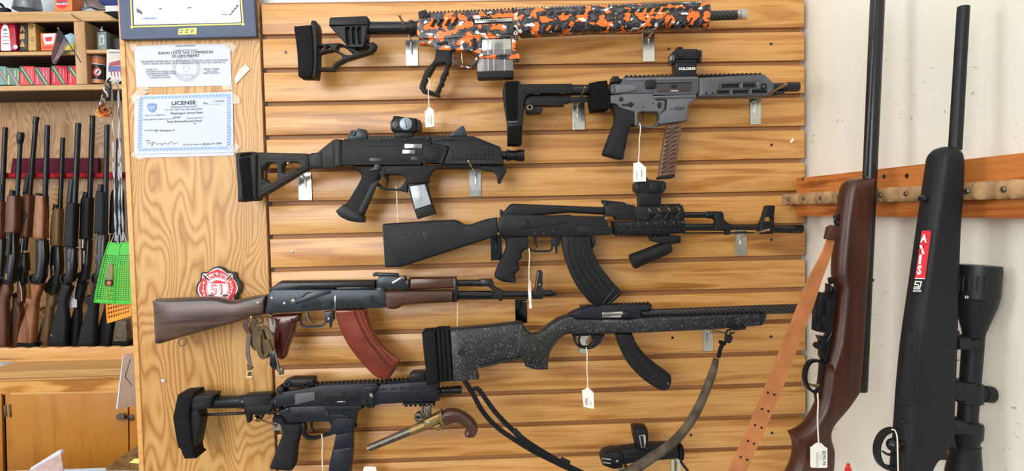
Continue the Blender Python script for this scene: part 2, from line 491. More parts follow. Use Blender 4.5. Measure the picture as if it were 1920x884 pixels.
def clear(name, col, alpha=.5, rough=.15):
    m_, nt, bs = newmat(name)
    n = nd(nt, 'TexNoise', {'Vector': coords(nt), 'Scale': 60.0, 'Detail': 2.0})
    c = np.array(col[:3])
    nt.links.new(ramp(nt, n.outputs[0], [(.3, tuple(c*.85)+(1,)), (.7, tuple(np.minimum(c*1.15, 1))+(1,))]), bs.inputs['Base Color'])
    bs.inputs['Roughness'].default_value = rough; bs.inputs['Alpha'].default_value = alpha
    return m_
def fabric(name, c1, c2, sc=600):
    m_, nt, bs = newmat(name)
    a = nd(nt, 'TexWave', {'Vector': coords(nt, (1, 1, 1), (0, .785, 0)), 'Scale': sc/2.6, 'Distortion': 1.0})
    n = nd(nt, 'TexNoise', {'Vector': coords(nt), 'Scale': 40.0, 'Detail': 4.0})
    k = nd(nt, 'Mix', {'Factor': .75, 2: a.outputs[0], 3: n.outputs[0]}, data_type='FLOAT')
    nt.links.new(ramp(nt, k.outputs[0], [(.25, c1), (.75, c2)]), bs.inputs['Base Color'])
    bs.inputs['Roughness'].default_value = .9; bs.inputs['Specular IOR Level'].default_value = .2
    bump(nt, bs, a.outputs[0], .3, .0005)
    return m_
OAK = wood('oak_slat', rgb(138, 84, 32), rgb(188, 130, 64), rgb(216, 166, 98), 'X', .9, .36, .55, .48, .25, stretch=18)
GROOVE = wood('oak_groove', rgb(124, 82, 44), rgb(150, 102, 58), rgb(168, 120, 72), 'X', 1.0, .55, .2, .5)
PLY = plywood('birch_plywood', rgb(150, 94, 36), rgb(186, 136, 72), rgb(205, 161, 101))
PLYB = plywood('back_plywood', rgb(128, 84, 40), rgb(160, 114, 62), rgb(186, 142, 86), .3)
CABW = wood('cabinet_veneer', rgb(156, 98, 26), rgb(178, 116, 38), rgb(194, 134, 52), 'Z', .8, .34, .2, .4)
CABR = wood('cabinet_rail', rgb(166, 106, 36), rgb(196, 136, 60), rgb(218, 164, 88), 'X', .9, .36, .7, .3, stretch=9)
PINE = wood('pale_shelf_pine', rgb(152, 112, 64), rgb(184, 144, 94), rgb(204, 168, 120), 'X', .8, .5, .3, .5)
PINEZ = wood('pale_shelf_pine_upright', rgb(152, 112, 64), rgb(182, 142, 94), rgb(202, 166, 120), 'Z', .8, .5, .3, .5)
DARKW = wood('dark_shaded_board', rgb(40, 24, 12), rgb(62, 40, 20), rgb(78, 52, 28), 'Z', 1, .7, .3, .5)  # dark back wood; on the shelf decks it paints in their shade
TRIMW = wood('oak_trim', rgb(172, 118, 58), rgb(206, 152, 86), rgb(224, 176, 112), 'X', 1, .4, .4, .4)
FIR = wood('orange_fir', rgb(128, 62, 20), rgb(176, 98, 40), rgb(196, 122, 60), 'Y', .9, .5, .6, .3, stretch=34)
WALNUT = wood('red_walnut', rgb(32, 13, 8), rgb(58, 26, 15), rgb(80, 38, 23), 'Z', 1, .42, .3, .55, .08, stretch=26)
AKWOOD = wood('brown_laminate', rgb(30, 18, 15), rgb(58, 38, 34), rgb(92, 68, 58), 'X', .9, .36, .6, .35, .2)
GUARDW = wood('handguard_wood', rgb(38, 20, 13), rgb(62, 35, 24), rgb(88, 54, 36), 'X', 1.4, .34, .3, .5, .25)
GRIPW = wood('pistol_wood', rgb(40, 20, 14), rgb(64, 36, 25), rgb(84, 52, 38), 'X', 1.2, .35, .4, .5, .2)
BLK = mat('black_polymer', rgb(29, 30, 33), .5, grain=.12, spec=.2)
BLKM = mat('black_anodised', rgb(26, 28, 32), .42, spec=.24)
BLKS = mat('black_blued_steel', rgb(20, 21, 25), .3, spec=.4)
BLKR = mat('black_rubber', rgb(21, 21, 23), .72, grain=.2, spec=.15)
GRIPB = mat('black_grip', rgb(31, 32, 36), .6, grain=.35, gs=1400, spec=.18)
DEEP = mat('dark_recess', rgb(12, 12, 14), .7)  # near-black; on slots, grooves and cut-outs it stands in for inner shade
GRN = mat('graphite_brace', rgb(46, 45, 45), .5, grain=.15, spec=.2)
AKG = mat('black_stock_polymer', rgb(32, 34, 38), .5, grain=.25, gs=1200, spec=.22)
NAVYBLK = mat('blue_black_anodised', rgb(29, 33, 43), .4, spec=.26)
GUNGREY = mat('grey_cerakote', rgb(80, 83, 89), .44, .1, spec=.3)
GREYLT = mat('light_grey_cerakote', rgb(98, 101, 108), .44, .1, spec=.3)
BLUED = mat('worn_blued_steel', rgb(46, 53, 60), .34, .5, var=.35, vs=40)
STEEL = mat('bright_steel', rgb(190, 190, 186), .22, 1)
NICK = mat('hook_zinc', rgb(206, 206, 200), .24, 1, var=.2)
DZINC = mat('hook_dark_chrome', rgb(70, 72, 74), .15, 1)
OLDST = mat('old_iron', rgb(104, 98, 90), .42, .8, var=.3, vs=60)
BRASS = mat('aged_brass', rgb(140, 116, 72), .45, .7, var=.25, vs=80)
BRONZE = mat('rod_bronze', rgb(166, 140, 110), .3, .9)
BAKE = mat('bakelite', rgb(112, 40, 22), .28, var=.28, vs=18, coat=.3)
BAKED = mat('dark_bakelite', rgb(66, 17, 12), .22, var=.25, coat=.4)
CAMO = camo('orange_digital_camouflage', .40, .47, .525)
CAMO2 = camo('dark_digital_camouflage', .36, .44, .585)
SPK = speckle('speckled_stock', rgb(24, 27, 33), rgb(104, 108, 114), .628, 560)
SPKD = speckle('speckled_grip', rgb(18, 18, 20), rgb(82, 82, 80), .648, 520)
CARB = carbon('carbon_fibre')
SMOKE = clear('smoke_clear', rgb(132, 128, 130), .80, .12)
SMOKB = clear('brown_smoke_clear', rgb(112, 84, 70), .72, .15)
WINDW = clear('window_clear', rgb(170, 178, 188), .92, .12)
LEATH = mat('tan_leather', rgb(176, 110, 64), .55, grain=.2, gs=500, var=.22, vs=30)
LEATHD = mat('dark_leather', rgb(70, 34, 26), .5, grain=.2, gs=500)
SUEDE = mat('suede_strip', rgb(166, 130, 90), .9, grain=.3, gs=300, var=.3, vs=45)
SLING = fabric('olive_webbing', rgb(80, 66, 48), rgb(116, 98, 74))
SLINGC = fabric('camouflage_webbing', rgb(30, 32, 34), rgb(112, 98, 80), 400)
WEB = fabric('black_webbing', rgb(16, 16, 18), rgb(32, 32, 34))
VELC = mat('black_velcro', rgb(20, 20, 21), .95, grain=.5, gs=900, spec=.1)
PAPER = mat('white_paper', rgb(204, 209, 222), .7, var=.03)
TAGM = mat('tag_card', rgb(240, 238, 232), .7, var=.02)
STR = mat('cotton_string', rgb(226, 214, 198), .8)
INK = mat('grey_ink', rgb(120, 124, 136), .8)
INKD = mat('dark_ink', rgb(50, 54, 66), .8)
BLUEI = mat('blue_guilloche', rgb(118, 148, 200), .7, var=.1)
BLUEL = mat('pale_blue_guilloche', rgb(176, 196, 226), .7, var=.1)
TAPE = clear('clear_tape', rgb(238, 226, 210), .30, .2)
NAVY = mat('navy_board', rgb(70, 82, 112), .5, var=.12)
GOLD = mat('gold_line', rgb(232, 216, 110), .45)
YEL = mat('yellow_note', rgb(236, 232, 130), .7)
WHITE = mat('white_print', rgb(240, 240, 240), .6, var=.02)
RED = mat('red_print', rgb(208, 34, 50), .45, var=.05)
PLAS = plaster('scuffed_plaster')
WALLP = mat('white_wall_paint', rgb(222, 226, 232), .6, var=.03)
GRN_P = mat('green_plastic', rgb(62, 182, 54), .35, var=.06)
ORG_P = mat('orange_plastic', rgb(248, 150, 26), .4, var=.06)
SILW = mat('galvanised_wire', rgb(140, 143, 148), .4, .8, var=.3, vs=200)
MAROON = fabric('maroon_felt', rgb(74, 24, 40), rgb(104, 40, 58))
REDF = fabric('red_felt', rgb(140, 22, 34), rgb(178, 36, 48))
FLOORM = mat('grey_floor', rgb(120, 112, 104), .6)
CEILM = mat('white_ceiling', rgb(228, 228, 224), .8)
REDP = mat('red_plastic', rgb(190, 20, 26), .35)
KRAFT = mat('brown_card', rgb(150, 122, 104), .7)
# ------------------------------------------------------------------ the setting
def struct(name, m_, x0, x1, y0, y1, z0, z1):
    v, f = boxm(x0, x1, y0, y1, z0, z1)
    o = mesh(name, v, f, m_, at=((x0+x1)/2, (y0+y1)/2, z0), smooth=False); o['kind'] = 'structure'
    return o
PITCHZ = .0762
SW0, SW1 = 0.0, 1.2531
PX0 = float(W(223, 0, 0)[0]); PX1 = -.006
bx = float(W(1492, 335, -.012)[0]); WXR = bx+.038
struct('floor', FLOORM, -3.2, WXR+.12, -4.5, 1.8, -.1, 0)
struct('ceiling', CEILM, -3.2, WXR+.12, -4.5, 1.8, 3.4, 3.5)
struct('wall_back', WALLP, PX0+.004, WXR+.12, .03, .16, 0, 3.4)
struct('wall_rear', WALLP, -3.2, WXR+.12, 1.66, 1.78, 0, 3.4)
struct('wall_right', PLAS, WXR, WXR+.12, -4.5, .03, 0, 3.4)
struct('wall_left', WALLP, -3.3, -3.2, -4.5, 1.8, 0, 3.4)
# plywood panel left of the slats
t = Thing('plywood_panel', 'tall honey plywood panel with cathedral grain left of the slatwall', 'panel', ((PX0+PX1)/2, .01, 0), 0)
B(t, 'veneer_sheet', PLY, PX0, PX1, 0, .018, .02, 3.35, .001)
B(t, 'edge_strip', TRIMW, PX0-.0015, PX0+.010, -.003, .0285, .02, 3.35, .001)
# slatwall: every slat is a part of its own
t = Thing('slatwall', 'honey oak slatwall of horizontal boards with dark grooves', 'slatwall', ((SW0+SW1)/2, .01, 0), 0)
B(t, 'backing_board', GROOVE, SW0+.004, SW1-.004, .0105, .029, .78, ZO-.002, 0)
prof_loop = lambda z0, z1: [(SW0, z0), (SW1-.0005, z0), (SW1, z0+.001), (SW1, z1-.004), (SW1-.005, z1), (SW0+.001, z1), (SW0, z1-.001)]
for k in range(1, 17):
    zb = ZO-k*PITCHZ
    z1 = zb+.0655 if k > 1 else zb+.067
    v, f = solid([prof_loop(zb, z1)], 0, .0106, .0011, None, 2)
    mesh('slat', v, f, OAK, t)
use('W')
for (x, y) in ((535, 98), (548, 472), (559, 653), (1446, 82), (1447, 272), (1447, 450), (1446, 632), (1448, 813), (1261, 634), (1254, 92), (1296, 817)):
    Dk(t, 'screw', STEEL if x < 600 and y > 300 else DZINC, x, y, 2.6, .0012, .003, .0004)
P(t, 'paint_chip', WHITE, '1481,267 1485,260 1488,259 1488,263 1484,268', .0003, .0006, 0)
# fir board and suede strip on the right wall
zt = float(WX(1492, 335, bx)[2]); zb_ = float(WX(1492, 405, bx)[2])
t = Thing('rack_board', 'orange fir board fixed level along the scuffed white wall', 'rack', (bx+.019, -.6, (zt+zb_)/2), 0)
B(t, 'board', FIR, bx, WXR-.0005, -1.35, -.013, zb_, zt, .002)
for (x, y) in ((1657, 331), (1700, 330), (1505, 336)):
    p = WX(x, y, bx-.001); v, f = lathe((bx+.002, p[1], p[2]), (bx-.002, p[1], p[2]), [(0, .004), (.8, .004), (1, .003)], 12)
    mesh('screw', v, f, DZINC, t)
xs_ = bx-.022
nails = [1479, 1507, 1538, 1572, 1608, 1651, 1699, 1752, 1814, 1882, 1962]
ny = [float(WX(n, 370, xs_)[1]) for n in nails]
zs1 = float(WX(1507, 362, xs_)[2]); zs0 = float(WX(1507, 383, xs_)[2])
t = Thing('rack_strip', 'padded suede notch strip nailed along the fir board', 'strip', (bx-.012, -.4, (zs0+zs1)/2), 0)
path = [(ny[0]+.022, -.006), (ny[0]+.012, .0)]
for i, y in enumerate(ny):
    path.append((y, 0.0))
    if i < len(ny)-1:
        y2 = ny[i+1]; path += [(y*.8+y2*.2, -.0005), ((y+y2)/2, .0035), (y*.2+y2*.8, -.0005)]
path += [(ny[-1]-.3, 0)]
pth = catmull([np.array((xs_+.004+d, y, (zs0+zs1)/2)) for y, d in path], False, 4)
v, f = [], []
for i, p in enumerate(pth):
    h = (zs1-zs0)/2*(1+.04*math.sin(i*.9))
    xb = bx-.0008; v += [(p[0], p[1], p[2]-h), (p[0]-.0035, p[1], p[2]-h*.5), (p[0]-.0035, p[1], p[2]+h*.5), (p[0], p[1], p[2]+h), (xb, p[1], p[2]+h), (xb, p[1], p[2]-h)]
n_ = len(pth)
for i in range(n_-1):
    for k in range(6):
        j = (k+1) % 6; f.append((i*6+k, (i+1)*6+k, (i+1)*6+j, i*6+j))
f += [(0, 1, 2, 3, 4, 5), tuple((n_-1)*6+k for k in (5, 4, 3, 2, 1, 0))]
mesh('padding', v, f, SUEDE, t, ang=60)
for y in ny[:-1]:
    v, f = lathe((xs_+.002, y, (zs0+zs1)/2), (xs_-.003, y, (zs0+zs1)/2), [(0, .0045), (.6, .0045), (1, .003)], 10)
    mesh('nail', v, f, OLDST, t)
# ------------------------------------------------------------------ rifle with orange digital camouflage
use('A')
t = Thing('camouflage_rifle', 'long rifle in orange, black and white digital camouflage, topmost on the slatwall', 'rifle', W(*full(1340, 300), -.07), -.07)
pad = P(t, 'butt_pad', BLKR, '40,212 46,195 60,192 168,183c 182,260 190,400 188,500 176,582c 90,580 72,566 68,480 62,380 52,300', .020, .040, .005, .006, sm=True)
P(t, 'pad_plate', BLK, '170,165 180,153 200,152 210,160 221,195c 222,335c 215,520c 207,584c 178,584c 189,500 191,400 183,260 172,190', .019, .038, .003, sm=True)
P(t, 'cheek_piece', BLKM, '312,195 602,188 572,352 560,357 460,355 445,345', .021, .042, .0025, holes=[[(432, 215), (445, 200), (462, 205), (466, 330), (455, 340), (442, 330)], [(482, 215), (492, 200), (505, 205), (508, 325), (500, 335), (488, 325)], [(522, 215), (536, 200), (552, 205), (552, 325), (545, 335), (532, 325)]])
P(t, 'cheek_inner', DEEP, '420,195 562,195 555,345 435,345', .012, .024, .001)  # dark block added so the cheek slots look shaded inside
P(t, 'cheek_cap', BLKM, '306,190 308,140 318,127 590,116 606,136 603,186', .023, .046, .004)
P(t, 'stock_frame', BLK, '214,330 390,322 450,350 572,357 590,330 605,322 640,314 664,332 656,366 625,396 440,452 380,482 352,515 345,532 222,530 214,510', .011, .022, .003,
  holes=['366,362 380,342 415,342 470,388 492,397 480,412 430,412 390,392', '236,402 330,378 362,386 402,412 406,436 352,470 322,512 246,514 236,500', circ(250, 360, 15, 12), circ(302, 360, 15, 12), '500,370 590,362 604,345 612,352 608,372 560,392'])
T(t, 'buffer_tube', BLKS, (560, 213), (925, 212), 47, -.0)
T(t, 'lock_collar', BLKS, (915, 214), (985, 212), [(0, 56), (.05, 60), (.45, 60), (.5, 52), (.95, 52), (1, 50)])
T(t, 'bolt_head', BLKM, (590, 310), (612, 310), 14, .004)
up = '968,245 972,150 995,135 1060,128 1072,98 1768,66 1768,215 1720,237 1700,262 985,292'
P(t, 'upper_receiver', CAMO, up, .016, .032, .003, holes=['1072,196 1098,150 1122,150 1098,205', '1128,192 1152,148 1176,148 1152,203', '1182,190 1208,144 1232,144 1208,200', '1238,186 1262,140 1284,142 1262,196', '1392,142 1700,128 1702,170 1396,184'])
P(t, 'receiver_core', DEEP, '1040,140 1720,110 1720,220 1040,270', .010, .020, .001)  # dark filler behind the cut-outs, its colour standing for interior shade
b_ = P(t, 'bolt_carrier', STEEL, '1405,148 1695,134 1697,160 1408,174', .0125, .006, .001)
PM(t, 'bolt_serrations', BLKS, [[(1420+17*i, 160), (1432+17*i, 148), (1437+17*i, 148), (1425+17*i, 162)] for i in range(9)], .0131, .001)
P(t, 'charging_handle', BLKM, '978,98 985,82 1038,68 1050,90 1075,108 1075,128 1050,132 1010,140 985,130', .018, .036, .004)
P(t, 'top_rail', BLKM, comb((1062, 96), (1768, 66), 25, 10, 14, .55), .011, .022, .0006, kind='stuff')
PM(t, 'rail_paint', CAMO, [[(1080+44*i*1.6, 112-3*i), (1112+44*i*1.6, 110-3*i), (1112+44*i*1.6, 97-3*i), (1080+44*i*1.6, 98-3*i)] for i in range(10)], .0115, .001)
P(t, 'lower_receiver', CAMO, '978,300 1450,262 1720,236 1738,262 1714,340 1722,396 1746,408 1746,446 1700,448 1440,438 1424,398 1360,382 1225,378 1110,378 1092,345 1060,328 985,326', .0155, .031, .003, holes=['1456,290 1680,280 1690,300 1686,404 1510,414 1456,400'])
P(t, 'lower_ledge', CAMO, '1100,262 1520,240 1700,232 1705,252 1440,272 1100,296', .0175, .004, .0012)
P(t, 'magwell_rim', CAMO, '1436,276 1692,262 1704,290 1700,418 1600,424 1505,436 1440,420', .0175, .003, .0012, holes=['1456,290 1680,280 1690,300 1686,404 1510,414 1456,400'])
Dk(t, 'takedown_pin', STEEL, 1120, 273, 17, .0195, .005, .0008, 8); Dk(t, 'pivot_pin', STEEL, 1716, 250, 15, .0185, .005, .0008, 7)
P(t, 'safety_lever', BLKM, '1118,322 1195,306 1206,318 1195,334 1125,336', .0185, .005, .0012, sm=True)
P(t, 'bolt_release', BLKM, '1380,300 1400,280 1420,290 1418,375 1392,380', .0185, .005, .001)
P(t, 'trigger_guard', CAMO2, '1225,374c 1245,378 1440,388c 1425,470 1388,514 1330,516 1280,494 1240,474c', .006, .012, .0015, holes=['1252,388 1422,394 1408,460 1375,496 1332,496 1296,482 1262,460'], sm=False)
S(t, 'trigger', STEEL, '1310,385 1310,420 1312,455 1318,478', [12, 14, 11, 7], 0, None)
P(t, 'pistol_grip', BLK, '1105,440 1116,376 1226,372 1229,470 1207,500 1207,545 1188,562 1186,585 1172,602 1172,632 1152,648 1146,680 1136,690 1144,726 1100,716 1010,692 988,662 990,640 1030,530 1085,472', .014, .028, .003, holes=['1112,482 1188,472 1184,502 1168,540 1150,570 1140,622 1108,692 1032,666 1030,640 1046,600 1072,556'])
for i in range(9):
    S(t, 'grip_rib', BLKM, [(1100-9.5*i, 465+15*i), (1078-9.5*i, 480+15*i)], 7, .0145, None, False) if i < 0 else None
PM(t, 'grip_ribs', BLKM, [[(1076-8.4*i, 480+17.5*i), (1100-8.4*i, 492+17.5*i), (1098-8.4*i, 499+17.5*i), (1074-8.4*i, 487+17.5*i)] for i in range(10)], .0152, .002)
PM(t, 'grip_marks', DEEP, [[(1140, 395), (1148, 395), (1148, 432), (1140, 432)], [(1154, 395), (1160, 395), (1160, 440), (1154, 440)], [(1182, 395), (1188, 395), (1188, 440), (1182, 440)], [(1194, 395), (1202, 395), (1202, 432), (1194, 432)], circ(1171, 416, 7, 10)], .0143, .0008)
mg = P(t, 'magazine', SMOKE, '1456,282 1680,274 1692,300 1690,430 1697,436 1700,535 1425,548 1424,478 1442,440 1456,430', .0125, .025, .003)
for x in (1502, 1545, 1625): P(t, 'magazine_rib', WINDW, [(x, 285), (x+9, 285), (x+13, 532), (x+3, 534)], .0138, .003, .0008, parent=mg)
P(t, 'cartridge_column', STEEL, '1462,290 1676,282 1682,370 1462,380', .0130, .002, .0005, parent=mg)
P(t, 'magazine_base', BLK, '1420,546 1430,536 1690,528 1702,545 1700,584 1560,588 1436,592 1424,580', .015, .030, .003)
use('B')
P(t, 'handguard', CAMO2, '0,72 60,64 1478,14 1494,46 1497,150 1480,204 1000,222 600,240 75,268 45,240 0,232', .026, .052, .013, .016, seg=3)
PM(t, 'upper_slots', DEEP, [[(214+58*i, 122-2*i), (232+58*i, 92-2*i), (268+58*i, 90-2*i), (250+58*i, 121-2*i)] for i in range(8)], .0262, .001)
PM(t, 'lower_slots', DEEP, [[(222+56*i, 232-2*i), (256+56*i, 172-2*i), (272+56*i, 171-2*i), (240+56*i, 231-2*i)] for i in range(6)]+[[(1110+52*i, 196-2*i), (1142+52*i, 140-2*i), (1158+52*i, 139-2*i), (1126+52*i, 195-2*i)] for i in range(6)], .0262, .001)
PM(t, 'front_slots', DEEP, [[(830+58*i, 100-2*i), (850+58*i, 68-2*i), (886+58*i, 66-2*i), (866+58*i, 98-2*i)] for i in range(10)], .0262, .001)
PM(t, 'slot_edges', CAMO, [[(262+56*i, 232-2*i), (296+56*i, 172-2*i), (304+56*i, 172-2*i), (270+56*i, 232-2*i)] for i in range(4)]+[[(1134+52*i, 190-2*i), (1164+52*i, 136-2*i), (1170+52*i, 136-2*i), (1140+52*i, 190-2*i)] for i in range(5)], .0275, .0015)
P(t, 'handguard_rail', BLKM, comb((0, 66), (1478, 14), 55, 9, 16, .55), .011, .022, .0006, kind='stuff')
T(t, 'barrel', CARB, (1440, 121), (1700, 113), 36)
T(t, 'muzzle_device', STEEL, (1688, 113), (1766, 109), [(0, 36), (.12, 38), (.15, 33), (.3, 33), (.33, 38), (.9, 38), (1, 34), (1, 14), (.8, 13)])
# ------------------------------------------------------------------ grey carbine pistol
use('C')
t = Thing('grey_carbine_pistol', 'grey receiver carbine pistol with black arm brace and red dot sight', 'gun', W(1240, 270, -.065), -.065)
br = P(t, 'arm_brace', BLK, '72,330 74,292 90,262 165,256 182,275c 485,272c 489,332c 238,336 212,352 202,385 188,560 186,628 176,637c 100,632c 97,510 84,420', .022, .044, .005, sm=True)
P(t, 'brace_strap', VELC, '84,302 162,290 160,495 100,497', .0235, .047, .002, parent=br); P(t, 'brace_strap', VELC, '104,530 184,520 178,636 101,634', .0235, .047, .002, parent=br)
P(t, 'strap_loop', GUNGREY, '99,497 161,494 162,505 101,507', .0245, .002, .0005, parent=br)
P(t, 'brace_cap', VELC, '86,268 96,259 160,257 165,275 160,300 84,300', .024, .048, .003, parent=br)
P(t, 'brace_spine', BLK, '198,392 212,358 238,345 470,347 470,383 440,388 436,403 260,406 205,412', .014, .028, .003, parent=br)
PM(t, 'brace_slots', DEEP, [[(252, 332), (288, 332), (292, 338), (248, 338)], [(406, 328), (440, 328), (444, 334), (402, 334)]], .0226, .002)
Dk(t, 'sling_socket', BLKM, 232, 415, 29, .020, .012, .002, 13); Dk(t, 'socket_rim', BRONZE, 232, 415, 15, .0205, .004, .0006, 11)
P(t, 'socket_clamp', BLKM, '250,410 306,408 308,432 298,448 222,452 208,436', .016, .03, .002)
T(t, 'buffer_tube', BLKS, (470, 314), (720, 312), 32)
P(t, 'lower_sleeve', BLKM, '440,357 592,346 592,377 470,384', .010, .02, .002)
P(t, 'wrap_strap', VELC, '587,268 640,257 692,252 703,320 712,405 700,424 604,432 594,390', .026, .052, .006)
use('D2')
P(t, 'upper_receiver', GUNGREY, '38,150 100,135 190,135 212,60 268,38 1362,22 1366,262 1330,306 690,312 680,280 100,292 40,285', .017, .034, .003)
P(t, 'receiver_ridge', GREYLT, '270,48 1358,30 1358,72 270,92', .0185, .003, .001)
P(t, 'lower_receiver', GREYLT, '34,312 230,284 682,280 690,345c 1320,336 1345,350 1290,396 1240,440 1212,500 1196,612 1212,690 1140,706 812,752 748,766 742,735 780,690 786,600 760,566 700,556 490,556 452,590 444,640 456,710 482,745 470,778 402,768 392,572 222,555 192,505 120,440 32,430', .0155, .031, .003)
P(t, 'magwell_panel', GREYLT, '892,382 1310,356 1240,430 1205,500 1190,620 1195,690 815,745 808,600 880,545', .0185, .006, .0025)
P(t, 'receiver_step', GREYLT, '690,322 1330,304 1332,340 690,352', .0185, .004, .001)
S(t, 'trigger_guard', GUNGREY, '462,765 560,790 640,795 720,782 790,762', 26, 0, .006)
S(t, 'trigger', BLKM, '545,560 525,620 528,680 545,720', [26, 20, 14, 10], 0)
P(t, 'dust_cover', mat('brown_black_cover', rgb(52, 46, 46), .45), '742,142 1252,128 1262,150 1262,222 1240,252 745,262', .0182, .003, .001)
P(t, 'cover_catch', BLKM, '948,150 1044,145 1044,195 960,202', .0195, .003, .001); P(t, 'cover_gap', STEEL, '940,235 1060,234 1060,254 940,255', .019, .002, .0003)
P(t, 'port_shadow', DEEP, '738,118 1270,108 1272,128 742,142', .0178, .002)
P(t, 'brass_deflector', BLKM, '570,112 602,72 700,66 740,112 736,160 712,206 582,206', .024, .012, .004)
P(t, 'forward_assist', GREYLT, '104,160 140,146 375,146 425,172 442,212 392,250 145,282 118,245', .021, .008, .004, sm=True)
P(t, 'charging_handle', BLKM, '58,108 76,22 160,15 172,50 226,68 218,92 172,100 140,122 72,117', .019, .038, .003)
Dk(t, 'takedown_pin', BLKM, 200, 368, 33, .018, .004, .001)
P(t, 'selector', BLKM, '208,442 300,437 340,406 396,442 350,490 300,468 215,468', .0185, .004, .001)
Dk(t, 'roll_pin', DEEP, 532, 486, 14, .0158, .001); Dk(t, 'roll_pin', DEEP, 682, 430, 14, .0158, .001); Dk(t, 'guard_pin', BLKM, 770, 740, 16, .0165, .002); Dk(t, 'guard_pin', BLKM, 452, 742, 14, .0165, .002)
P(t, 'release_frame', BLKM, '716,366 862,362 886,380 872,520 795,582 800,560 850,510 858,386 720,384', .0175, .002, .0006)
P(t, 'release_button', BLKM, circ(776, 456, 30, 18, 48), .019, .004, .0012)
TX(t, 'lettering', BLKM, 'CR', 950, 522, 26, .0189); TX(t, 'lettering', BLKM, '9MM', 1070, 520, 54, .0189)
P(t, 'barrel_nut', GUNGREY, '1340,30 1368,26 1370,262 1340,266', .0195, .039, .002)
use('D')
P(t, 'pistol_grip', GRIPB, '80,402c 218,440c 219,528c 198,532 180,590 168,650 158,700 152,722 120,722 38,700 32,684 60,610 85,545 100,500 98,455', .016, .032, .008, .010, sm=True, seg=3)
P(t, 'handguard', GUNGREY, '596,238 985,220 1040,272 1044,330 1000,350 596,357', .021, .042, .006, .009, seg=2, holes=['736,286 836,282 836,297 736,300', '845,284 930,281 930,296 845,299', '710,324 775,322 775,334 710,336', '798,322 888,320 888,331 798,333', '908,320 996,318 1000,330 910,332'])
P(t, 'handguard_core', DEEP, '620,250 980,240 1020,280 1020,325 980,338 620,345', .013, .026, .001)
PM(t, 'upper_slots', DEEP, [[(768, 232), (925, 229), (926, 236), (768, 239)], [(640, 254), (690, 252), (690, 262), (640, 264)], [(750, 252), (880, 249), (880, 255), (750, 258)], [(912, 250), (990, 248), (1000, 256), (912, 257)]], .0165, .012)
Dk(t, 'front_bushing', BLKM, 986, 289, 19, .0225, .008, .0012, 9)
Dk(t, 'handguard_screw', BLKM, 646, 329, 7, .0216, .002); Dk(t, 'handguard_screw', BLKM, 684, 329, 7, .0216, .002)
Dk(t, 'index_hole', DEEP, 722, 292, 5, .0213, .001); Dk(t, 'index_hole', DEEP, 832+1, 312, 4, .0213, .001); Dk(t, 'index_hole', DEEP, 944, 288, 5, .0213, .001)
P(t, 'top_rail', BLKM, comb((168, 232), (985, 219), 31, 9, 5, .55), .011, .022, .0006, kind='stuff')
T(t, 'barrel', BLKS, (1030, 296), (1190, 294), [(0, 25), (.5, 25), (.52, 29), (1, 29), (1, 14)])
P(t, 'barrel_nub', BLKS, '1045,320 1110,316 1110,338 1060,342', .008, .016, .001)
mg = P(t, 'magazine', SMOKB, '414,522 503,512 490,620 462,814 368,824 388,680', .011, .022, .003)
S(t, 'magazine_spring', BLKS, [q for i in range(11) for q in ((410-4*i+2, 545+26*i), (484-3.6*i, 530+26*i))], 5, .0118, None, False, parent=mg)
P(t, 'magazine_base', BLK, '362,832 372,824 460,813 462,828 440,836 368,841', .013, .026, .002)
use('D3')
o_ = Part(t, 'red_dot_sight')
P(o_, 'sight_body', BLKM, '152,180 190,90 240,62 640,66 690,100 712,180 690,285 160,290', .020, .040, .004)
P(o_, 'rear_ring', BLKS, '128,220 134,150 158,108 190,96 182,180 184,346 145,350 130,300', .022, .044, .005)
P(o_, 'front_ring', BLKS, '678,92 738,84 748,130 745,280 728,344 650,350 690,270 705,190', .022, .044, .005)
Dk(o_, 'turret', BLKM, 300, 184, 62, .026, .01, .0015); Dk(o_, 'turret_screw', BLK, 310, 180, 30, .0268, .004, .001)
P(o_, 'top_turret', BLKM, '232,70 236,26 330,24 346,72', .012, .024, .003)
P(o_, 'mount', BLKM, '175,290 680,288 625,365 628,645 205,648 192,480 180,355', .0165, .033, .003)
P(o_, 'mount_groove', BLKM, '200,305 640,302 600,345 205,350', .0185, .004, .0015)
TX(o_, 'lettering', WHITE, 'HOLOSUN', 424, 487, 52, .0169, bold=.03)
Dk(o_, 'mount_bolt', DEEP, 415, 585, 14, .0169, .001)
# ------------------------------------------------------------------ black machine-pistol carbine
use('E')
t = Thing('black_pistol_carbine', 'black pistol carbine with triangular folding brace and clear window magazine', 'gun', W(735, 320, -.06), -.06)
fr = P(t, 'brace_frame', GRN, '172,328c 560,338 573,345c 573,445c 400,548 190,672c 178,520', .014, .028, .004, holes=['252,440 262,425 268,410 285,406 328,408 342,425 343,520 330,540 308,550 272,546 255,528 222,515 218,470 232,450', '376,475 380,425 398,405 490,402 510,425 500,442 470,450 425,478 390,478'], seg=3)
P(t, 'frame_rim', GRN, '205,362 550,362 556,430 400,520 215,625', .0152, .004, .0012, parent=fr, holes=['225,380 530,378 536,425 390,505 232,600'])
Dk(t, 'frame_pin', DEEP, 235, 425, 11, .0158, .003); Dk(t, 'frame_pin', DEEP, 240, 551, 11, .0158, .003)
P(t, 'brace_cuff', GRN, '38,342 60,330 90,328 168,324 190,346c 190,672c 94,683 58,683 52,580 45,480', .024, .048, .006, sm=True)
P(t, 'cuff_strap', VELC, '64,375 150,355 164,520 174,676 94,681 80,520', .0255, .051, .003)
P(t, 'strap_top', VELC, '70,345 90,332 165,330 160,352 72,372', .0255, .051, .004)
P(t, 'hinge_arm', GRN, '572,346 632,330c 680,290 745,238c 762,238c 758,440c 576,446c', .015, .03, .004, sm=True)
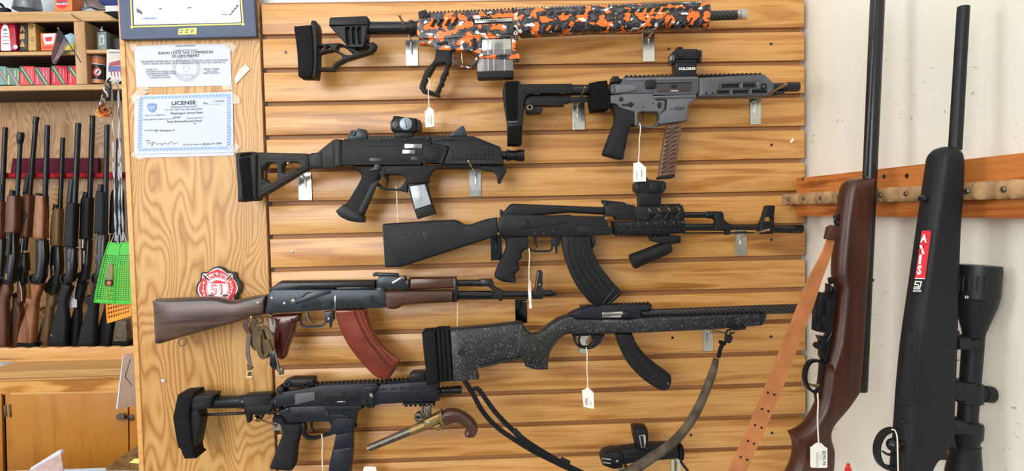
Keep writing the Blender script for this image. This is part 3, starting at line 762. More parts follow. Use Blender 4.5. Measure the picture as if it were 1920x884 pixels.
P(t, 'arm_inset', BLKM, '580,352 665,322 672,438 585,440', .0165, .004, .002)
TX(t, 'lettering', GRN, 'B', 625, 385, 40, .0168)
P(t, 'hinge_block', BLKM, '748,240 765,232 806,236 812,415 798,436 760,440 752,425', .018, .036, .004)
P(t, 'grip', GRIPB, '872,436c 1062,430c 1110,450c 1092,495 1060,560 1010,680 985,740 960,800 962,835c 935,836 860,824 795,792 768,752c 812,716 850,690 900,610 940,540 952,500 930,470', .0165, .033, .008, .010, sm=True, seg=3)
P(t, 'grip_spine', BLKM, '1012,560 1085,520 1052,600 970,770 930,780 930,740 990,620', .018, .004, .002)
P(t, 'grip_heel', BLKM, '766,752 818,706 930,770 962,790 962,836 935,837 860,825 795,793', .0175, .035, .003)
Dk(t, 'grip_screw', DEEP, 914, 664, 16, .0172, .002, .0005, 7); Dk(t, 'grip_screw', DEEP, 978, 470, 12, .0172, .002, .0005, 5)
use('F')
P(t, 'upper_receiver', BLK, '-232,248 415,246 420,272 540,300 497,412 352,402 340,424 -232,424', .018, .036, .004)
P(t, 'receiver_top', BLK, '-215,232 412,234 415,262 -215,268', .013, .026, .002)
P(t, 'receiver_groove', DEEP, '-215,274 205,276 205,288 -215,286', .0184, .001); P(t, 'receiver_groove', DEEP, '-190,412 340,402 340,410 -190,422', .0184, .001)
P(t, 'receiver_stripe', DEEP, '425,272 495,278 538,302 498,412 472,412 514,310 470,292 425,288', .0188, .002)
P(t, 'ejection_port', DEEP, '200,340 222,266 352,268 352,340', .0186, .001)
P(t, 'bolt', STEEL, '226,270 350,272 350,300 226,302', .0192, .002, .0005); P(t, 'bolt', STEEL, '212,312 298,314 298,340 210,340', .0192, .002, .0005)
P(t, 'port_edge', BLK, '360,286 382,284 470,310 460,390 382,388 360,370', .020, .004, .0015)
P(t, 'lever_slot', DEEP, '400,328 425,326 428,378 402,378', .0204, .001); Dk(t, 'lever_pin', BLKM, 444, 350, 15, .0212, .003, .001, 6); Dk(t, 'bolt_pin', BLKM, 398, 406, 14, .0205, .003, .001, 6); Dk(t, 'bolt_pin', BLKM, 366, 402, 12, .0205, .003, .001)
P(t, 'marking_plate', BLUED, '272,360 320,360 320,388 272,388', .0185, .001); TX(t, 'lettering', GRN, 'BRNO CZECH REPUBLIC', 145, 381, 14, .0185)
P(t, 'trigger_housing', BLK, '42,428 500,424 482,442 430,458 398,500 396,545 240,560 236,520 196,490 48,492 20,470', .016, .032, .003)
P(t, 'housing_groove', DEEP, '60,430 100,428 72,510 46,505', .0165, .001)
P(t, 'trigger_guard', BLK, '15,562c 26,545c 78,582 180,592 205,570 234,530 246,530c 246,622c 170,606 72,602', .008, .016, .002, sm=True)
S(t, 'trigger', BLKM, '92,495 104,530 96,560 96,588', [30, 22, 12, 9], 0)
Dk(t, 'selector', BLUED, 26, 440, 26, .0205, .006, .0015); P(t, 'selector_bar', BLUED, '-34,460 20,432 50,440 30,462', .022, .004, .001)
P(t, 'selector_plate', BLUED, '-28,370 68,372 66,398 -28,396', .0188, .0015, .0004)
mg = P(t, 'magazine', BLK, '245,567 385,548 420,690 450,772 316,810 285,720', .012, .024, .003)
P(t, 'clear_window', WINDW, '262,576 370,560 396,640 416,704 300,740 280,660', .0135, .004, .001, parent=mg)
P(t, 'magazine_base', BLK, '298,744 420,708 432,730 452,772 318,812', .0145, .029, .003, parent=mg)
fe = P(t, 'forend', BLK, '412,244 720,236 895,288 920,300 942,410 934,420 500,422 542,300 420,272', .021, .042, .006)
P(t, 'forend_ridge', BLK, '415,220 680,212 720,212 915,290 905,300 720,246 415,256', .013, .026, .002, parent=fe)
PM(t, 'forend_slots', DEEP, [[(585, 290), (690, 290), (690, 302), (585, 303)], [(718, 290), (826, 288), (826, 300), (718, 301)], [(480, 232), (590, 229), (590, 234), (480, 237)], [(440, 252), (715, 246), (718, 252), (440, 258)]], .0214, .001)
P(t, 'grip_panel', BLK, '552,312 866,308 870,382 560,388', .0218, .003, .0006, parent=fe)
PM(t, 'panel_lugs', NAVYBLK, [[(556+32*i, y0), (570+32*i, y0), (574+32*i, y0+28), (560+32*i, y0+28)] for i in range(10) for y0 in (315, 354)], .0232, .003, .0004)
P(t, 'lower_rail', BLKM, comb((770, 430), (505, 432), 15, 16, 8, .6), .011, .022, .0005, kind='stuff')
P(t, 'hand_stop', BLK, '770,428 955,428 959,472 930,522 918,555 895,552 890,500 870,472 820,464 770,452', .012, .024, .003); Dk(t, 'stop_screw', DEEP, 905, 448, 9, .0124, .001)
T(t, 'barrel', BLKS, (920, 352), (985, 353), 30)
T(t, 'muzzle_device', BLKS, (955, 353), (1088, 354), [(0, 34), (.05, 40), (.2, 40), (.22, 36), (.55, 36), (.6, 43), (1, 43), (1, 20)])
PM(t, 'muzzle_slots', DEEP, [[(985, 345), (1030, 345), (1030, 353), (985, 353)]], .0128, .003)
P(t, 'top_rail', BLKM, comb((-30, 220), (560, 214), 24, 10, 18, .55), .010, .020, .0005, kind='stuff')
Dk(t, 'rail_screw', BLKM, 45, 240, 14, .0145, .003); Dk(t, 'rail_screw', BLKM, 235, 237, 12, .0145, .003); Dk(t, 'rail_screw', BLKM, 395, 230, 14, .0145, .003)
P(t, 'rear_sight', BLUED, '-190,236 -188,216 -130,170 -110,156 -60,164 -48,200 -48,234', .014, .028, .003); Dk(t, 'sight_knob', BLUED, -150, 190, 22, .018, .006, .001, 8)
P(t, 'front_sight', BLUED, '558,214 560,188 580,180 632,140 650,138 672,186 674,213', .012, .024, .003); Dk(t, 'sight_knob', BLUED, 598, 197, 15, .014, .004, .001, 6)
o_ = Part(t, 'tube_dot_sight')
P(o_, 'sight_body', BLKM, '124,160 126,110 148,76 200,72 312,86 318,180 280,192 150,188 132,176', .019, .038, .007, seg=3)
P(o_, 'front_ring', BLKS, '308,88 334,94 342,115 340,160 330,176 306,182', .020, .040, .006); P(o_, 'rear_ring', BLKS, '120,112 132,95 140,96 142,172 130,170 121,150', .020, .040, .004)
Dk(o_, 'turret_cap', mat('grey_turret', rgb(128, 138, 152), .35, .4), 233, 124, 47, .025, .008, .002); P(o_, 'turret_slot', BLKS, '222,92 228,90 246,155 240,158', .0254, .001)
Dk(o_, 'battery_cap', GUNGREY, 156, 130, 24, .022, .005, .001); P(o_, 'cap_knobs', BLKM, '138,84 146,66 190,68 192,80', .010, .02, .002)
P(o_, 'mount', BLKM, '146,186 292,182 276,222 160,224', .014, .028, .002); Dk(o_, 'mount_bolt', DEEP, 214, 207, 9, .0144, .001)
# ------------------------------------------------------------------ black long rifle with curved magazine
use('G')
t = Thing('black_rifle', 'all-black rifle with ribbed curved magazine, rail handguard and folded foregrip', 'rifle', W(1080, 470, -.065), -.065)
P(t, 'stock', AKG, '62,332 72,318 530,291 565,300c 605,323 650,320 740,290 822,275c 833,400c 790,410 180,606c 85,608c 74,500', .019, .038, .006, .008, seg=3, sm=True)
PM(t, 'stock_scuffs', GUNGREY, [[(180, 400), (196, 408), (202, 414), (184, 406)], [(290, 380), (300, 412), (303, 412), (293, 380)], [(330, 368), (338, 420), (341, 420), (334, 368)], [(345, 366), (352, 400), (355, 400), (349, 366)], [(236, 388), (250, 392), (250, 394), (236, 391)]], .0192, .0006)
P(t, 'butt_plate', BLUED, '56,332 68,318 78,440 88,606 76,604 66,450', .017, .034, .002)
P(t, 'receiver', BLKM, '830,280 860,256 1545,270 1560,340 1572,392 1270,405 845,402 832,392', .0165, .033, .003)
P(t, 'dust_cover', BLKM, '842,262 905,190 926,184 1534,208 1534,258 1300,246 862,282', .0145, .029, .006, .008, seg=3)
P(t, 'rear_tang', BLKM, '838,228 852,222 866,240 852,264 838,262', .010, .02, .002)
P(t, 'bolt_slot', DEEP, '1062,300 1092,266 1310,256 1312,268 1104,276 1078,302', .0168, .0008)
P(t, 'safety_lever', BLKM, '985,330 1000,312 1030,325 1250,296 1270,300 1270,312 1030,348 1010,350', .0195, .004, .0012); Dk(t, 'lever_pivot', BLKM, 1004, 321, 27, .0205, .005, .0015)
for (x, y) in ((1074, 384), (1132, 382), (1192, 368)): Dk(t, 'rivet', BLUED, x, y, 8, .0172, .002, .0008)
P(t, 'trunnion_seam', DEEP, '1276,290 1282,290 1274,385 1268,385', .0168, .0006)
P(t, 'magazine_panel', BLKM, '1350,336 1585,336 1590,388 1352,388', .0185, .005, .002)
P(t, 'pistol_grip', GRIPB, '850,405c 1026,402c 1029,480c 1000,496 983,520 986,548 964,566 964,596 970,622 946,642 940,665 948,692 936,712c 850,700 804,672c 804,650 830,585 860,520 878,470 872,430', .017, .034, .008, .010, sm=True, seg=3)
P(t, 'grip_medallion', BLK, circ(948, 458, 23), .0178, .002, .0006, holes=[circ(948, 458, 18)])
S(t, 'trigger_guard', BLKM, '1036,478 1050,496 1090,500 1165,498 1184,482 1186,405', 13, 0, .004); 
P(t, 'trigger', BLKM, '1056,405c 1086,405c 1084,440 1094,482c 1080,470 1068,440', .004, .008, .001, sm=True)
P(t, 'magazine_catch', BLKM, '1184,410 1246,410 1240,455 1222,470 1222,516 1212,516 1206,472 1186,466', .007, .014, .0015)
use('H')
mg = P(t, 'magazine', BLKM, '-84,390c 86,388c 100,465 135,550 180,612 225,668 274,720c 262,745c 205,790 150,808c 110,798 82,782c 20,705 -35,600 -70,490', .0135, .027, .004, sm=True)
for k, (o1, w_) in enumerate(((.16, 10), (.36, 10), (.56, 10), (.76, 10))):
    lft = [(-78, 395), (-70, 490), (-35, 600), (22, 700), (70, 765)]; rgt = [(84, 395), (102, 470), (150, 575), (215, 655), (245, 705)]
    S(t, 'magazine_rib', BLKS, [(a[0]*(1-o1)+b[0]*o1, a[1]*(1-o1)+b[1]*o1) for a, b in zip(lft, rgt)], w_, .0138, None, parent=mg)
S(t, 'magazine_band', BLUED, '150,800 225,705', 9, .0142, None, False, parent=mg); S(t, 'magazine_band', BLUED, '178,802 262,722', 9, .0142, None, False, parent=mg)
P(t, 'magazine_lip', BLKM, '86,390 112,392 118,440 104,460', .010, .02, .002, parent=mg)
P(t, 'rear_sight_block', BLKM, '168,220 180,190 262,192 340,204 346,292 236,294 230,274 170,268', .013, .026, .003)
P(t, 'sight_leaf', BLKM, '152,178 160,174 292,188 292,200 180,208 156,192', .008, .016, .0015); Dk(t, 'sight_knob', BLKM, 178, 196, 16, .013, .004, .001); Dk(t, 'sight_pin', BLKM, 288, 204, 12, .0145, .003, .001); Dk(t, 'latch', BRONZE, 178, 285, 7, .0168, .002)
P(t, 'gas_block_seam', DEEP, '340,205 350,205 352,295 342,295', .0135, .001)
up_ = P(t, 'upper_handguard', BLKM, '350,216 632,204 644,240 644,292 356,298', .017, .034, .004, holes=['440,268 470,262 455,288 442,288', '482,262 530,258 515,284 494,286', '545,258 600,254 580,282 552,284'])
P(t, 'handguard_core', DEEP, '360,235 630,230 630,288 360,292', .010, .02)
S(t, 'vent_rod', BRONZE, '470,284 494,262', 6, .011, None, False); S(t, 'vent_rod', BRONZE, '520,282 540,262', 6, .011, None, False)
PM(t, 'rail_lines', BRONZE, [[(424+58*i, 226-3*i), (430+58*i, 225-3*i), (444+58*i, 243-3*i), (438+58*i, 244-3*i)] for i in range(4)], .0176, .001)
P(t, 'top_rail', BLKM, comb((372, 214), (632, 206), 9, 11, 8, .55), .011, .022, .0006, kind='stuff')
lw = P(t, 'lower_handguard', BLKM, '224,300 645,290 652,372 460,380 230,372', .020, .040, .004)
for i in range(8):
    x = 232+53*i; y = 302-1.4*i
    P(t, 'rail_lug', BLKM, [(x, y), (x+28, y-1), (x+28, y+44), (x, y+45)], .0235, .005, .001, parent=lw)
PM(t, 'lug_marks', BRONZE, [[(258+53*i, 312-2*i), (262+53*i, 312-2*i), (262+53*i, 326-2*i), (258+53*i, 326-2*i)] for i in range(8)], .0206, .0006)
P(t, 'side_rail', BLKM, comb((650, 356), (240, 358), 14, 8, 10, .55), .0225, .008, .0005, kind='stuff')
P(t, 'bottom_rail', BLKM, comb((560, 382), (225, 378), 12, 12, 8, .55), .011, .022, .0006, kind='stuff')
for (x, y) in ((415, 282), (607, 283)): Dk(t, 'handguard_bolt', BLKM, x, y, 14, .0195, .004, .0012)
T(t, 'gas_tube', BLKS, (640, 263), (860, 263), [(0, 18), (.6, 18), (.62, 22), (1, 22)], .0); Dk(t, 'gas_rivet', BLUED, 778, 264, 8, .012, .004)
P(t, 'gas_block', BLKM, '818,244 868,243 877,256 880,290 905,312 925,318 925,352 820,356 832,300 818,284', .011, .022, .004)
T(t, 'barrel', BLKS, (640, 335), (1120, 338), [(0, 22), (.55, 22), (.6, 17), (1, 17)]); T(t, 'cleaning_rod', BLKS, (640, 371), (1110, 368), 5)
P(t, 'bayonet_lug', BLKM, '886,345 915,345 915,380 888,382', .007, .014, .002)
P(t, 'front_sight', BLKM, '1086,335 1112,275 1128,215 1140,206 1170,206 1182,212 1176,260 1176,320 1184,350 1170,376 1100,378 1090,358', .010, .020, .003, holes=['1116,300 1128,276 1160,276 1166,284 1164,302'])
T(t, 'muzzle_brake', BLKS, (1168, 347), (1338, 347), [(0, 22), (.1, 24), (.5, 24), (.52, 26), (1, 26), (1, 12)]); PM(t, 'brake_ports', DEEP, [[(1262+24*i, 334), (1274+24*i, 334), (1274+24*i, 362), (1262+24*i, 362)] for i in range(3)], .0082, .003)
PM(t, 'brake_bars', BLUED, [[(1276+24*i, 330), (1281+24*i, 330), (1281+24*i, 366), (1276+24*i, 366)] for i in range(3)], .0086, .003)
P(t, 'foregrip_mount', BLKM, '440,396 456,390 560,386 616,388 624,396 622,430 575,436 552,440 452,420', .013, .026, .003)
T(t, 'foregrip', BLK, (328, 542), (556, 450), [(0, 40), (.02, 47), (.12, 48), (.14, 46), (.55, 44), (.8, 42), (.97, 38), (1, 30)], .0); Dk(t, 'foregrip_pivot', BLKM, 543, 463, 30, .014, .028, .002); Dk(t, 'pivot_pin', DEEP, 543, 465, 13, .0145, .002)
TX(t, 'grip_emblem', BLKM, 'V', 372, 515, 22, .0128)
o_ = Part(t, 'dot_sight')
P(o_, 'sight_body', BLKM, '368,66 410,50 520,62 528,120 512,134 372,136', .018, .036, .005); P(o_, 'rear_ring', BLKM, '354,82 368,60 380,62 378,134 362,128 354,112', .020, .04, .004); P(o_, 'front_ring', BLKM, '512,60 530,66 537,88 534,112 520,130 510,126', .020, .04, .004)
Dk(o_, 'turret', BLKM, 465, 97, 33, .025, .009, .0025); Dk(o_, 'side_button', BLKM, 404, 94, 14, .020, .004, .001); P(o_, 'top_cap', BLKM, '392,50 396,40 420,40 430,52', .009, .018, .002)
P(o_, 'mount', BLKM, '372,130 508,126 506,200 484,206 378,206 376,150', .016, .032, .003)
PM(o_, 'glass', BLUED, [circ(366, 99, 7, 12, ) ], .0202, .001)
# ------------------------------------------------------------------ brown wooden rifle with bakelite magazine
use('I')
t = Thing('wooden_rifle', 'worn wooden-stocked rifle with red-brown bakelite magazine and rolled sling', 'rifle', W(600, 620, -.07), -.07)
P(t, 'stock', AKWOOD, '36,285 50,274c 250,266 480,262 600,286 700,266 770,250 852,243c 832,382c 740,405 640,438 450,490 250,545 75,597c 46,590c 40,450', .019, .038, .008, .012, seg=3, sm=True)
P(t, 'butt_plate', STEEL, '28,286 44,276 50,450 58,592 46,592 36,450', .017, .034, .002)
Dk(t, 'stock_screw', STEEL, 100, 290, 5, .0175, .003); Dk(t, 'tang_screw', STEEL, 780, 302, 9, .0195, .003, .001)
S(t, 'sling_loop', OLDST, '215,570 218,600 226,614 258,600 268,582 262,560 240,556 226,566', 7, .002, None, closed=True)
P(t, 'receiver', BLUED, '850,240 882,206 1300,205 1345,206 1640,205 1701,212 1701,336 1340,350 832,383', .0165, .033, .003)
P(t, 'dust_cover', BLKS, '868,205 936,150 952,142 1633,136 1633,196 1340,200 1330,208 884,210', .0145, .029, .007, .009, seg=3)
P(t, 'rear_tang', BLUED, '862,206 872,192 890,200 890,214 862,216', .010, .02, .002)
P(t, 'receiver_seam', STEEL, '1336,252 1344,252 1342,350 1334,350', .017, .001, .0002)
P(t, 'bolt_slot', DEEP, '1090,262 1130,226 1310,214 1312,230 1140,250 1120,268', .0168, .0008)
P(t, 'safety_lever', BLUED, '1042,280 1100,268 1130,238 1215,212 1300,214 1300,234 1070,306 1036,312', .0195, .004, .001)
Dk(t, 'lever_pivot', OLDST, 1037, 292, 22, .021, .005, .0015); Dk(t, 'lever_pin', STEEL, 1037, 290, 12, .0225, .004, .001)
for (x, y) in ((882, 268), (972, 306), (1310, 302), (1510, 316), (1600, 258)): Dk(t, 'rivet', STEEL if x < 1000 else BLKS, x, y, 11, .0178, .003, .001, 5 if x > 1000 else 0)
Dk(t, 'rivet', BLUED, 1252, 326, 9, .0172, .002)
P(t, 'stamp', DEEP, '1398,305 1412,294 1450,294 1464,310 1458,328 1438,332 1438,322 1450,318 1446,308 1415,308 1412,318 1428,322 1425,332 1404,328', .0168, .0006)
P(t, 'bolt', BLKS, '1350,190 1620,186 1620,206 1350,210', .0155, .006, .001)
P(t, 'pistol_grip', BAKED, '888,394 905,388 1080,380 1090,390 1084,425 1056,445 1030,540 995,640 982,690 962,708 938,704 920,690 900,620 898,520 912,440', .015, .030, .007, .009, sm=True, seg=3)
S(t, 'trigger_guard', BLUED, '1088,385 1090,440 1104,466 1140,472 1250,466 1264,450', 13, 0, .004)
P(t, 'trigger', OLDST, '1118,374c 1144,372c 1146,400 1160,430 1188,448c 1160,446 1138,430 1126,400', .004, .008, .001, sm=True)
P(t, 'magazine_catch', BLUED, '1260,366 1326,360 1330,420 1310,446 1306,482 1298,480 1296,446 1266,446', .007, .014, .0015); Dk(t, 'catch_pin', STEEL, 1292, 418, 9, .009, .003)
use('J')
mg = P(t, 'magazine', BAKE, '-46,350c 166,345c 182,400 225,510 275,590 340,650 425,712c 400,755 330,858c 250,832 190,780 120,700 50,605 0,510 -30,420', .0145, .029, .006, .007, sm=True, seg=3)
S(t, 'magazine_ridge', BAKE, '118,352 150,440 210,560 290,660 372,752', [36, 38, 38, 38, 34], .0128, None, parent=mg)
S(t, 'magazine_groove', BAKED, '92,352 122,440 182,562 250,650 340,770', 8, .0146, None, parent=mg)
S(t, 'magazine_edge', BLUED, '334,856 398,764', 10, .010, None, False, parent=mg); P(t, 'magazine_lug', BAKE, '166,346 176,346 180,390 172,392', .008, .016, .001, parent=mg)
P(t, 'lower_handguard', GUARDW, '314,218 330,212c 812,206c 812,296c 620,306 480,314c 440,322 420,336 385,348c 345,344 325,332c 316,300', .0185, .037, .008, .012, sm=True, seg=3)
Dk(t, 'guard_stud', GUARDW, 438, 256, 12, .0192, .002, .0008)
P(t, 'upper_handguard', GUARDW, '492,118 822,112 822,194 640,200 492,206', .0165, .033, .007, .012, seg=3)
P(t, 'rear_sight_block', BLUED, '250,200 252,150 268,112 330,106 402,112 460,112 466,206 270,208', .013, .026, .003)
P(t, 'front_trunnion', BLKS, '252,190 300,186 320,215 320,236 262,240 250,225', .016, .032, .003)
P(t, 'sight_leaf', BLUED, '226,88 240,84 400,90 412,100 400,112 270,112 250,108 230,100', .008, .016, .002); Dk(t, 'sight_knob', BLUED, 238, 98, 14, .012, .004, .001)
P(t, 'gas_lever', STEEL, '362,152 400,132 438,108 454,116 452,134 420,140 372,170 364,164', .0155, .004, .001)
Dk(t, 'lever_pin', BLUED, 436, 122, 9, .0165, .003, .001, 4)
P(t, 'tube_collar', BLKS, '462,140 492,136 492,206 466,208', .014, .028, .002)
P(t, 'front_collar', BLKS, '806,122 826,118 838,200 836,296 808,300', .0175, .035, .003)
T(t, 'gas_tube', BLKS, (815, 159), (1015, 158), [(0, 24), (.85, 24), (.87, 27), (1, 27)])
P(t, 'gas_block', BLKS, '1000,134 1078,130 1092,142 1100,180 1130,200 1160,212 1162,250 1155,276 1092,276 1092,216 1060,186 1002,184', .011, .022, .004)
T(t, 'barrel', BLKS, (815, 242), (1400, 238), [(0, 28), (.44, 28), (.46, 23), (1, 22)]); T(t, 'cleaning_rod', BLKS, (830, 274), (1400, 268), 5.5)
P(t, 'bayonet_lug', BLKS, '1132,262 1160,260 1158,288 1136,290', .007, .014, .002)
P(t, 'front_sight', BLKS, '1385,232 1396,190 1412,80 1430,66 1444,72 1452,84 1450,200 1464,212 1464,262 1446,276 1395,275', .010, .020, .003, holes=['1420,184 1424,162 1442,162 1444,184'])
T(t, 'muzzle', BLKS, (1450, 234), (1512, 232), [(0, 28), (.2, 24), (1, 24)]); P(t, 'muzzle_slant', BLKS, '1508,210 1516,210 1558,232 1562,240 1540,254 1508,256', .0065, .013, .003)
use('I5')
s_ = Thing('rolled_sling', 'rolled olive webbing sling with metal buckle hanging at the wooden grip', 'sling', W(488, 640, -.1), -.1)
S(s_, 'strap_wrap', SLING, '250,120 215,190 205,300 215,400 250,460 300,470', [60, 70, 60, 60, 60, 50], -.005, .0022, up=(0, 1, 0))
S(s_, 'strap_wrap', SLING, '300,215 250,240 235,330 250,420 290,480', [44, 46, 46, 46, 46], .006, .0022)
S(s_, 'strap_roll', SLING, '280,250 320,380 360,460 420,560', [110, 120, 120, 80], 0, .008)
S(s_, 'strap_wrap', SLING, '310,230 350,215 400,270 430,330 440,420 440,480', [40, 46, 50, 60, 60, 40], .009, .0022)
S(s_, 'strap_wrap', SLING, '285,300 290,480 320,560 350,570 380,520 400,430', [50, 56, 50, 50, 50, 46], .012, .0022)
S(s_, 'strap_tail', SLING, '380,360 410,450 455,560 500,660 530,740', [40, 46, 52, 52, 40], .015, .0022)
P(s_, 'leather_tab', BLKS, '420,540 440,505 475,510 500,640 480,700 440,700 410,660', .021, .003, .0006)
S(s_, 'edge_wire', STEEL, '440,508 470,515 490,580 520,720 530,765', 9, .024, None); P(s_, 'metal_end', OLDST, '512,765 520,720 560,690 576,715 574,775 530,785', .022, .006, .001)
S(s_, 'thin_strap', LEATHD, '150,130 125,190 160,270 180,300', [60, 56, 44, 36], .004, .0016); S(s_, 'thin_strap', fabric('grey_webbing', rgb(92, 84, 84), rgb(124, 114, 110)), '178,290 158,420 158,540 180,640 188,700', [44, 46, 46, 40, 36], .006, .0016)
P(s_, 'strap_keeper', SLING, '140,664 215,690 212,712 150,706', .010, .006, .001)
S(s_, 'tail_strap', SLING, '178,700 174,790', 44, .007, .0018, False)
P(s_, 'buckle', mat('pale_brass', rgb(226, 200, 150), .35, .6), '150,735 212,728 216,800 200,830 140,832 132,800', .011, .004, .0012, holes=['160,745 200,740 204,795 150,800'])
S(s_, 'snap_hook', OLDST, '195,90 210,110 235,160 245,210', [20, 16, 12, 10], .010, None); S(s_, 'snap_ring', LEATHD, '240,100 280,85 320,110 330,150 290,170 250,150', [22, 24, 24, 22, 20, 18], .010, None)
# ------------------------------------------------------------------ speckled target rifle
use('K')
t = Thing('speckled_rifle', 'black target rifle with white speckled stock, carbon barrel and banana magazine', 'rifle', W(1110, 620, -.105), -.105)
P(t, 'stock', SPK, '250,232c 520,208 795,180c 812,205 840,246 872,268 930,258 1000,202 1080,150 1160,125c 1215,152c 1400,156c L:105,212c 312,212c 330,205c 760,190 1150,178c 1234,180c 1238,198 1216,256c 1195,263c 850,290 400,310 0,324c K:1200,268 1120,276 1060,330 1010,410 995,480 998,532c 940,538 880,532 826,514c 806,472 772,448c 620,480 478,516c 462,535 462,560 476,606c 280,626c', .021, .042, .007, .010, sm=True, seg=3)
P(t, 'grip_texture', SPKD, '798,196 830,252 872,276 930,266 985,235 1075,236 1085,262 1030,340 990,430 980,500 900,500 830,485 800,446 762,425 752,340 768,260', .0222, .006, .0022, sm=True)
P(t, 'hook_channel', AKG, '480,512 640,470 770,446 790,452 770,464 640,492 486,528', .0216, .01, .002)
P(t, 'grip_cap', AKG, '826,500 880,520 940,526 996,520 996,534 940,540 880,534 830,516', .0222, .044, .003)
Dk(t, 'stock_bolt', BLKM, 342, 408, 28, .0225, .004, .001, 13); Dk(t, 'bolt_socket', DEEP, 342, 408, 13, .0214, .002)
P(t, 'butt_pad', BLKR, '44,262 60,242 150,235c 165,430 180,636c 80,656c 76,560 60,440', .021, .042, .006, .008, sm=False, seg=3)
for k, (a, b, c_, d_) in enumerate(((151, 181, 178, 206), (183, 214, 208, 240), (216, 247, 242, 276))):
    P(t, 'spacer', BLKR, [(a, 235-k*1.2), (b, 234-k*1.2), (d_, 632-k*3), (c_, 635-k*3)], .0205, .041, .003)
S(t, 'rear_stud', BLKM, '355,622 385,655 425,715', [26, 20, 22], 0, None)
P(t, 'receiver', NAVYBLK, '1150,130 1200,100 1308,66 1400,60 L:110,122 452,118 455,150c 378,160 374,208 110,214 K:1400,158 1218,152 1205,135', .0165, .033, .003)
use('L')
P(t, 'bolt', STEEL, '106,172 245,164 268,180 240,190 240,206 108,208', .0185, .004, .0012); P(t, 'bolt_line', OLDST, '106,184 240,178 240,190 108,196', .0192, .003, .001)
P(t, 'bolt_handle', BLKM, '250,190 262,168 285,162 304,176 300,195 270,206', .024, .01, .003, sm=True)
P(t, 'port_edge', DEEP, '100,168 246,160 246,166 104,214 98,212', .0172, .001)
P(t, 'top_rail', BLKM, comb((195, 128), (452, 118), 10, 13, 12, .55), .011, .022, .0008, kind='stuff'); P(t, 'rail_rear', BLKM, comb((-40, 136), (70, 132), 5, 12, 10, .55), .011, .022, .0008, kind='stuff')
T(t, 'barrel', CARB, (376, 175), (1614, 140), [(0, 26), (.08, 27), (.5, 32), (.997, 35), (1, 31), (1, 12)])
Dk(t, 'forend_hole', DEEP, 1145, 229, 12, .0212, .002); P(t, 'stock_tip', AKG, '1190,186 1232,182 1236,198 1216,254 1196,260', .0212, .01, .002)
use('K')
P(t, 'trigger_guard', BLKM, '1176,276c 1422,276c 1400,310 1388,335 1350,370 1292,386 1228,374c 1198,340 1188,300', .009, .018, .002, sm=True, holes=['1206,286c 1300,284c 1332,300c 1330,335 1300,366c 1256,368c 1224,350 1208,320'])
S(t, 'trigger', BLKM, '1238,280 1228,320 1240,350 1264,364', [14, 16, 14, 10], 0); P(t, 'trigger_plate', NICK, '1245,290 1296,284 1296,345 1262,348', .004, .003, .0005) if False else None
S(t, 'release_lever', GUNGREY, '1422,282 1400,310 1390,345', [12, 18, 20], .004)
use('L')
mg = P(t, 'magazine', BLK, '200,322c 318,318c 350,390 420,478 505,548 582,606 591,640c 588,665 572,700 546,717c 512,712 400,642 300,540 240,430', .0135, .027, .006, sm=True, seg=3)
P(t, 'magazine_panel', BLKM, '285,376 322,370 382,458 450,525 506,588 500,630 480,640 430,602 350,530 305,455', .0148, .003, .001, parent=mg, sm=False, holes=['296,384 318,380 376,464 446,532 496,590 492,622 480,628 436,594 358,524 314,452'])
TX(t, 'lettering', GRN, 'RUGER', 330, 440, 26, .0145, 58, parent=mg); TX(t, 'lettering', GRN, 'BX-25', 412, 542, 26, .0145, 46, parent=mg); P(t, 'magazine_rivet', STEEL, '556,660 562,656 568,668 562,674', .0142, .001, parent=mg)
P(t, 'magazine_emblem', GRN, circ(476, 606, 17), .0143, .001, .0002, holes=[circ(476, 606, 9)], parent=mg)
s_ = Thing('padded_sling', 'padded camouflage sling looping under the speckled rifle to twin black straps', 'sling', W(1200, 870, -.125), -.125)
P(s_, 'stud_plate', BLKM, '985,282 1000,274 1104,272 1100,290 1022,298', .012, .012, .002)
S(s_, 'swivel', BLKM, '1000,290 968,300 964,350 984,378 1000,350 990,320 1020,310', [16, 16, 18, 16, 18, 16, 14], .014, None); P(s_, 'swivel_block', BLKM, '962,335 990,330 994,365 980,382 960,380', .018, .01, .002)
S(s_, 'swivel_bar', OLDST, '858,290 920,302 968,318', 7, .006, None)
S(s_, 'thin_strap', WEB, '948,370 925,420 910,485', [30, 26, 26], .012, .002); S(s_, 'strap_knot', WEB, '915,372 960,388', 24, .014, None, False)
use('W')
S(s_, 'padding', SLINGC, '1343,673 1336,700 1322,737 1306,772 1287,802 1262,830 1235,850 1205,870 1170,892 1130,915', [11, 15, 16, 17, 17, 18, 19, 20, 21, 21], .012, None, n=12)
S(s_, 'webbing', WEB, '871,714 887,740 905,772 930,800 960,822 1000,846 1040,866 1080,884 1130,905', [9, 9, 9, 9, 9, 10, 10, 12, 14], .012, .0018)
S(s_, 'webbing', WEB, '884,732 896,730 910,748 930,775 962,808 990,830 1030,855 1075,880 1120,900', [8, 9, 9, 9, 9, 9, 9, 10, 10], .016, .0018)
P(s_, 'strap_buckle', BLKM, '962,806 968,804 982,820 976,828 964,818', .019, .005, .001); P(s_, 'strap_slider', BLKM, '1053,858 1070,866 1068,873 1050,864', .019, .004, .001)
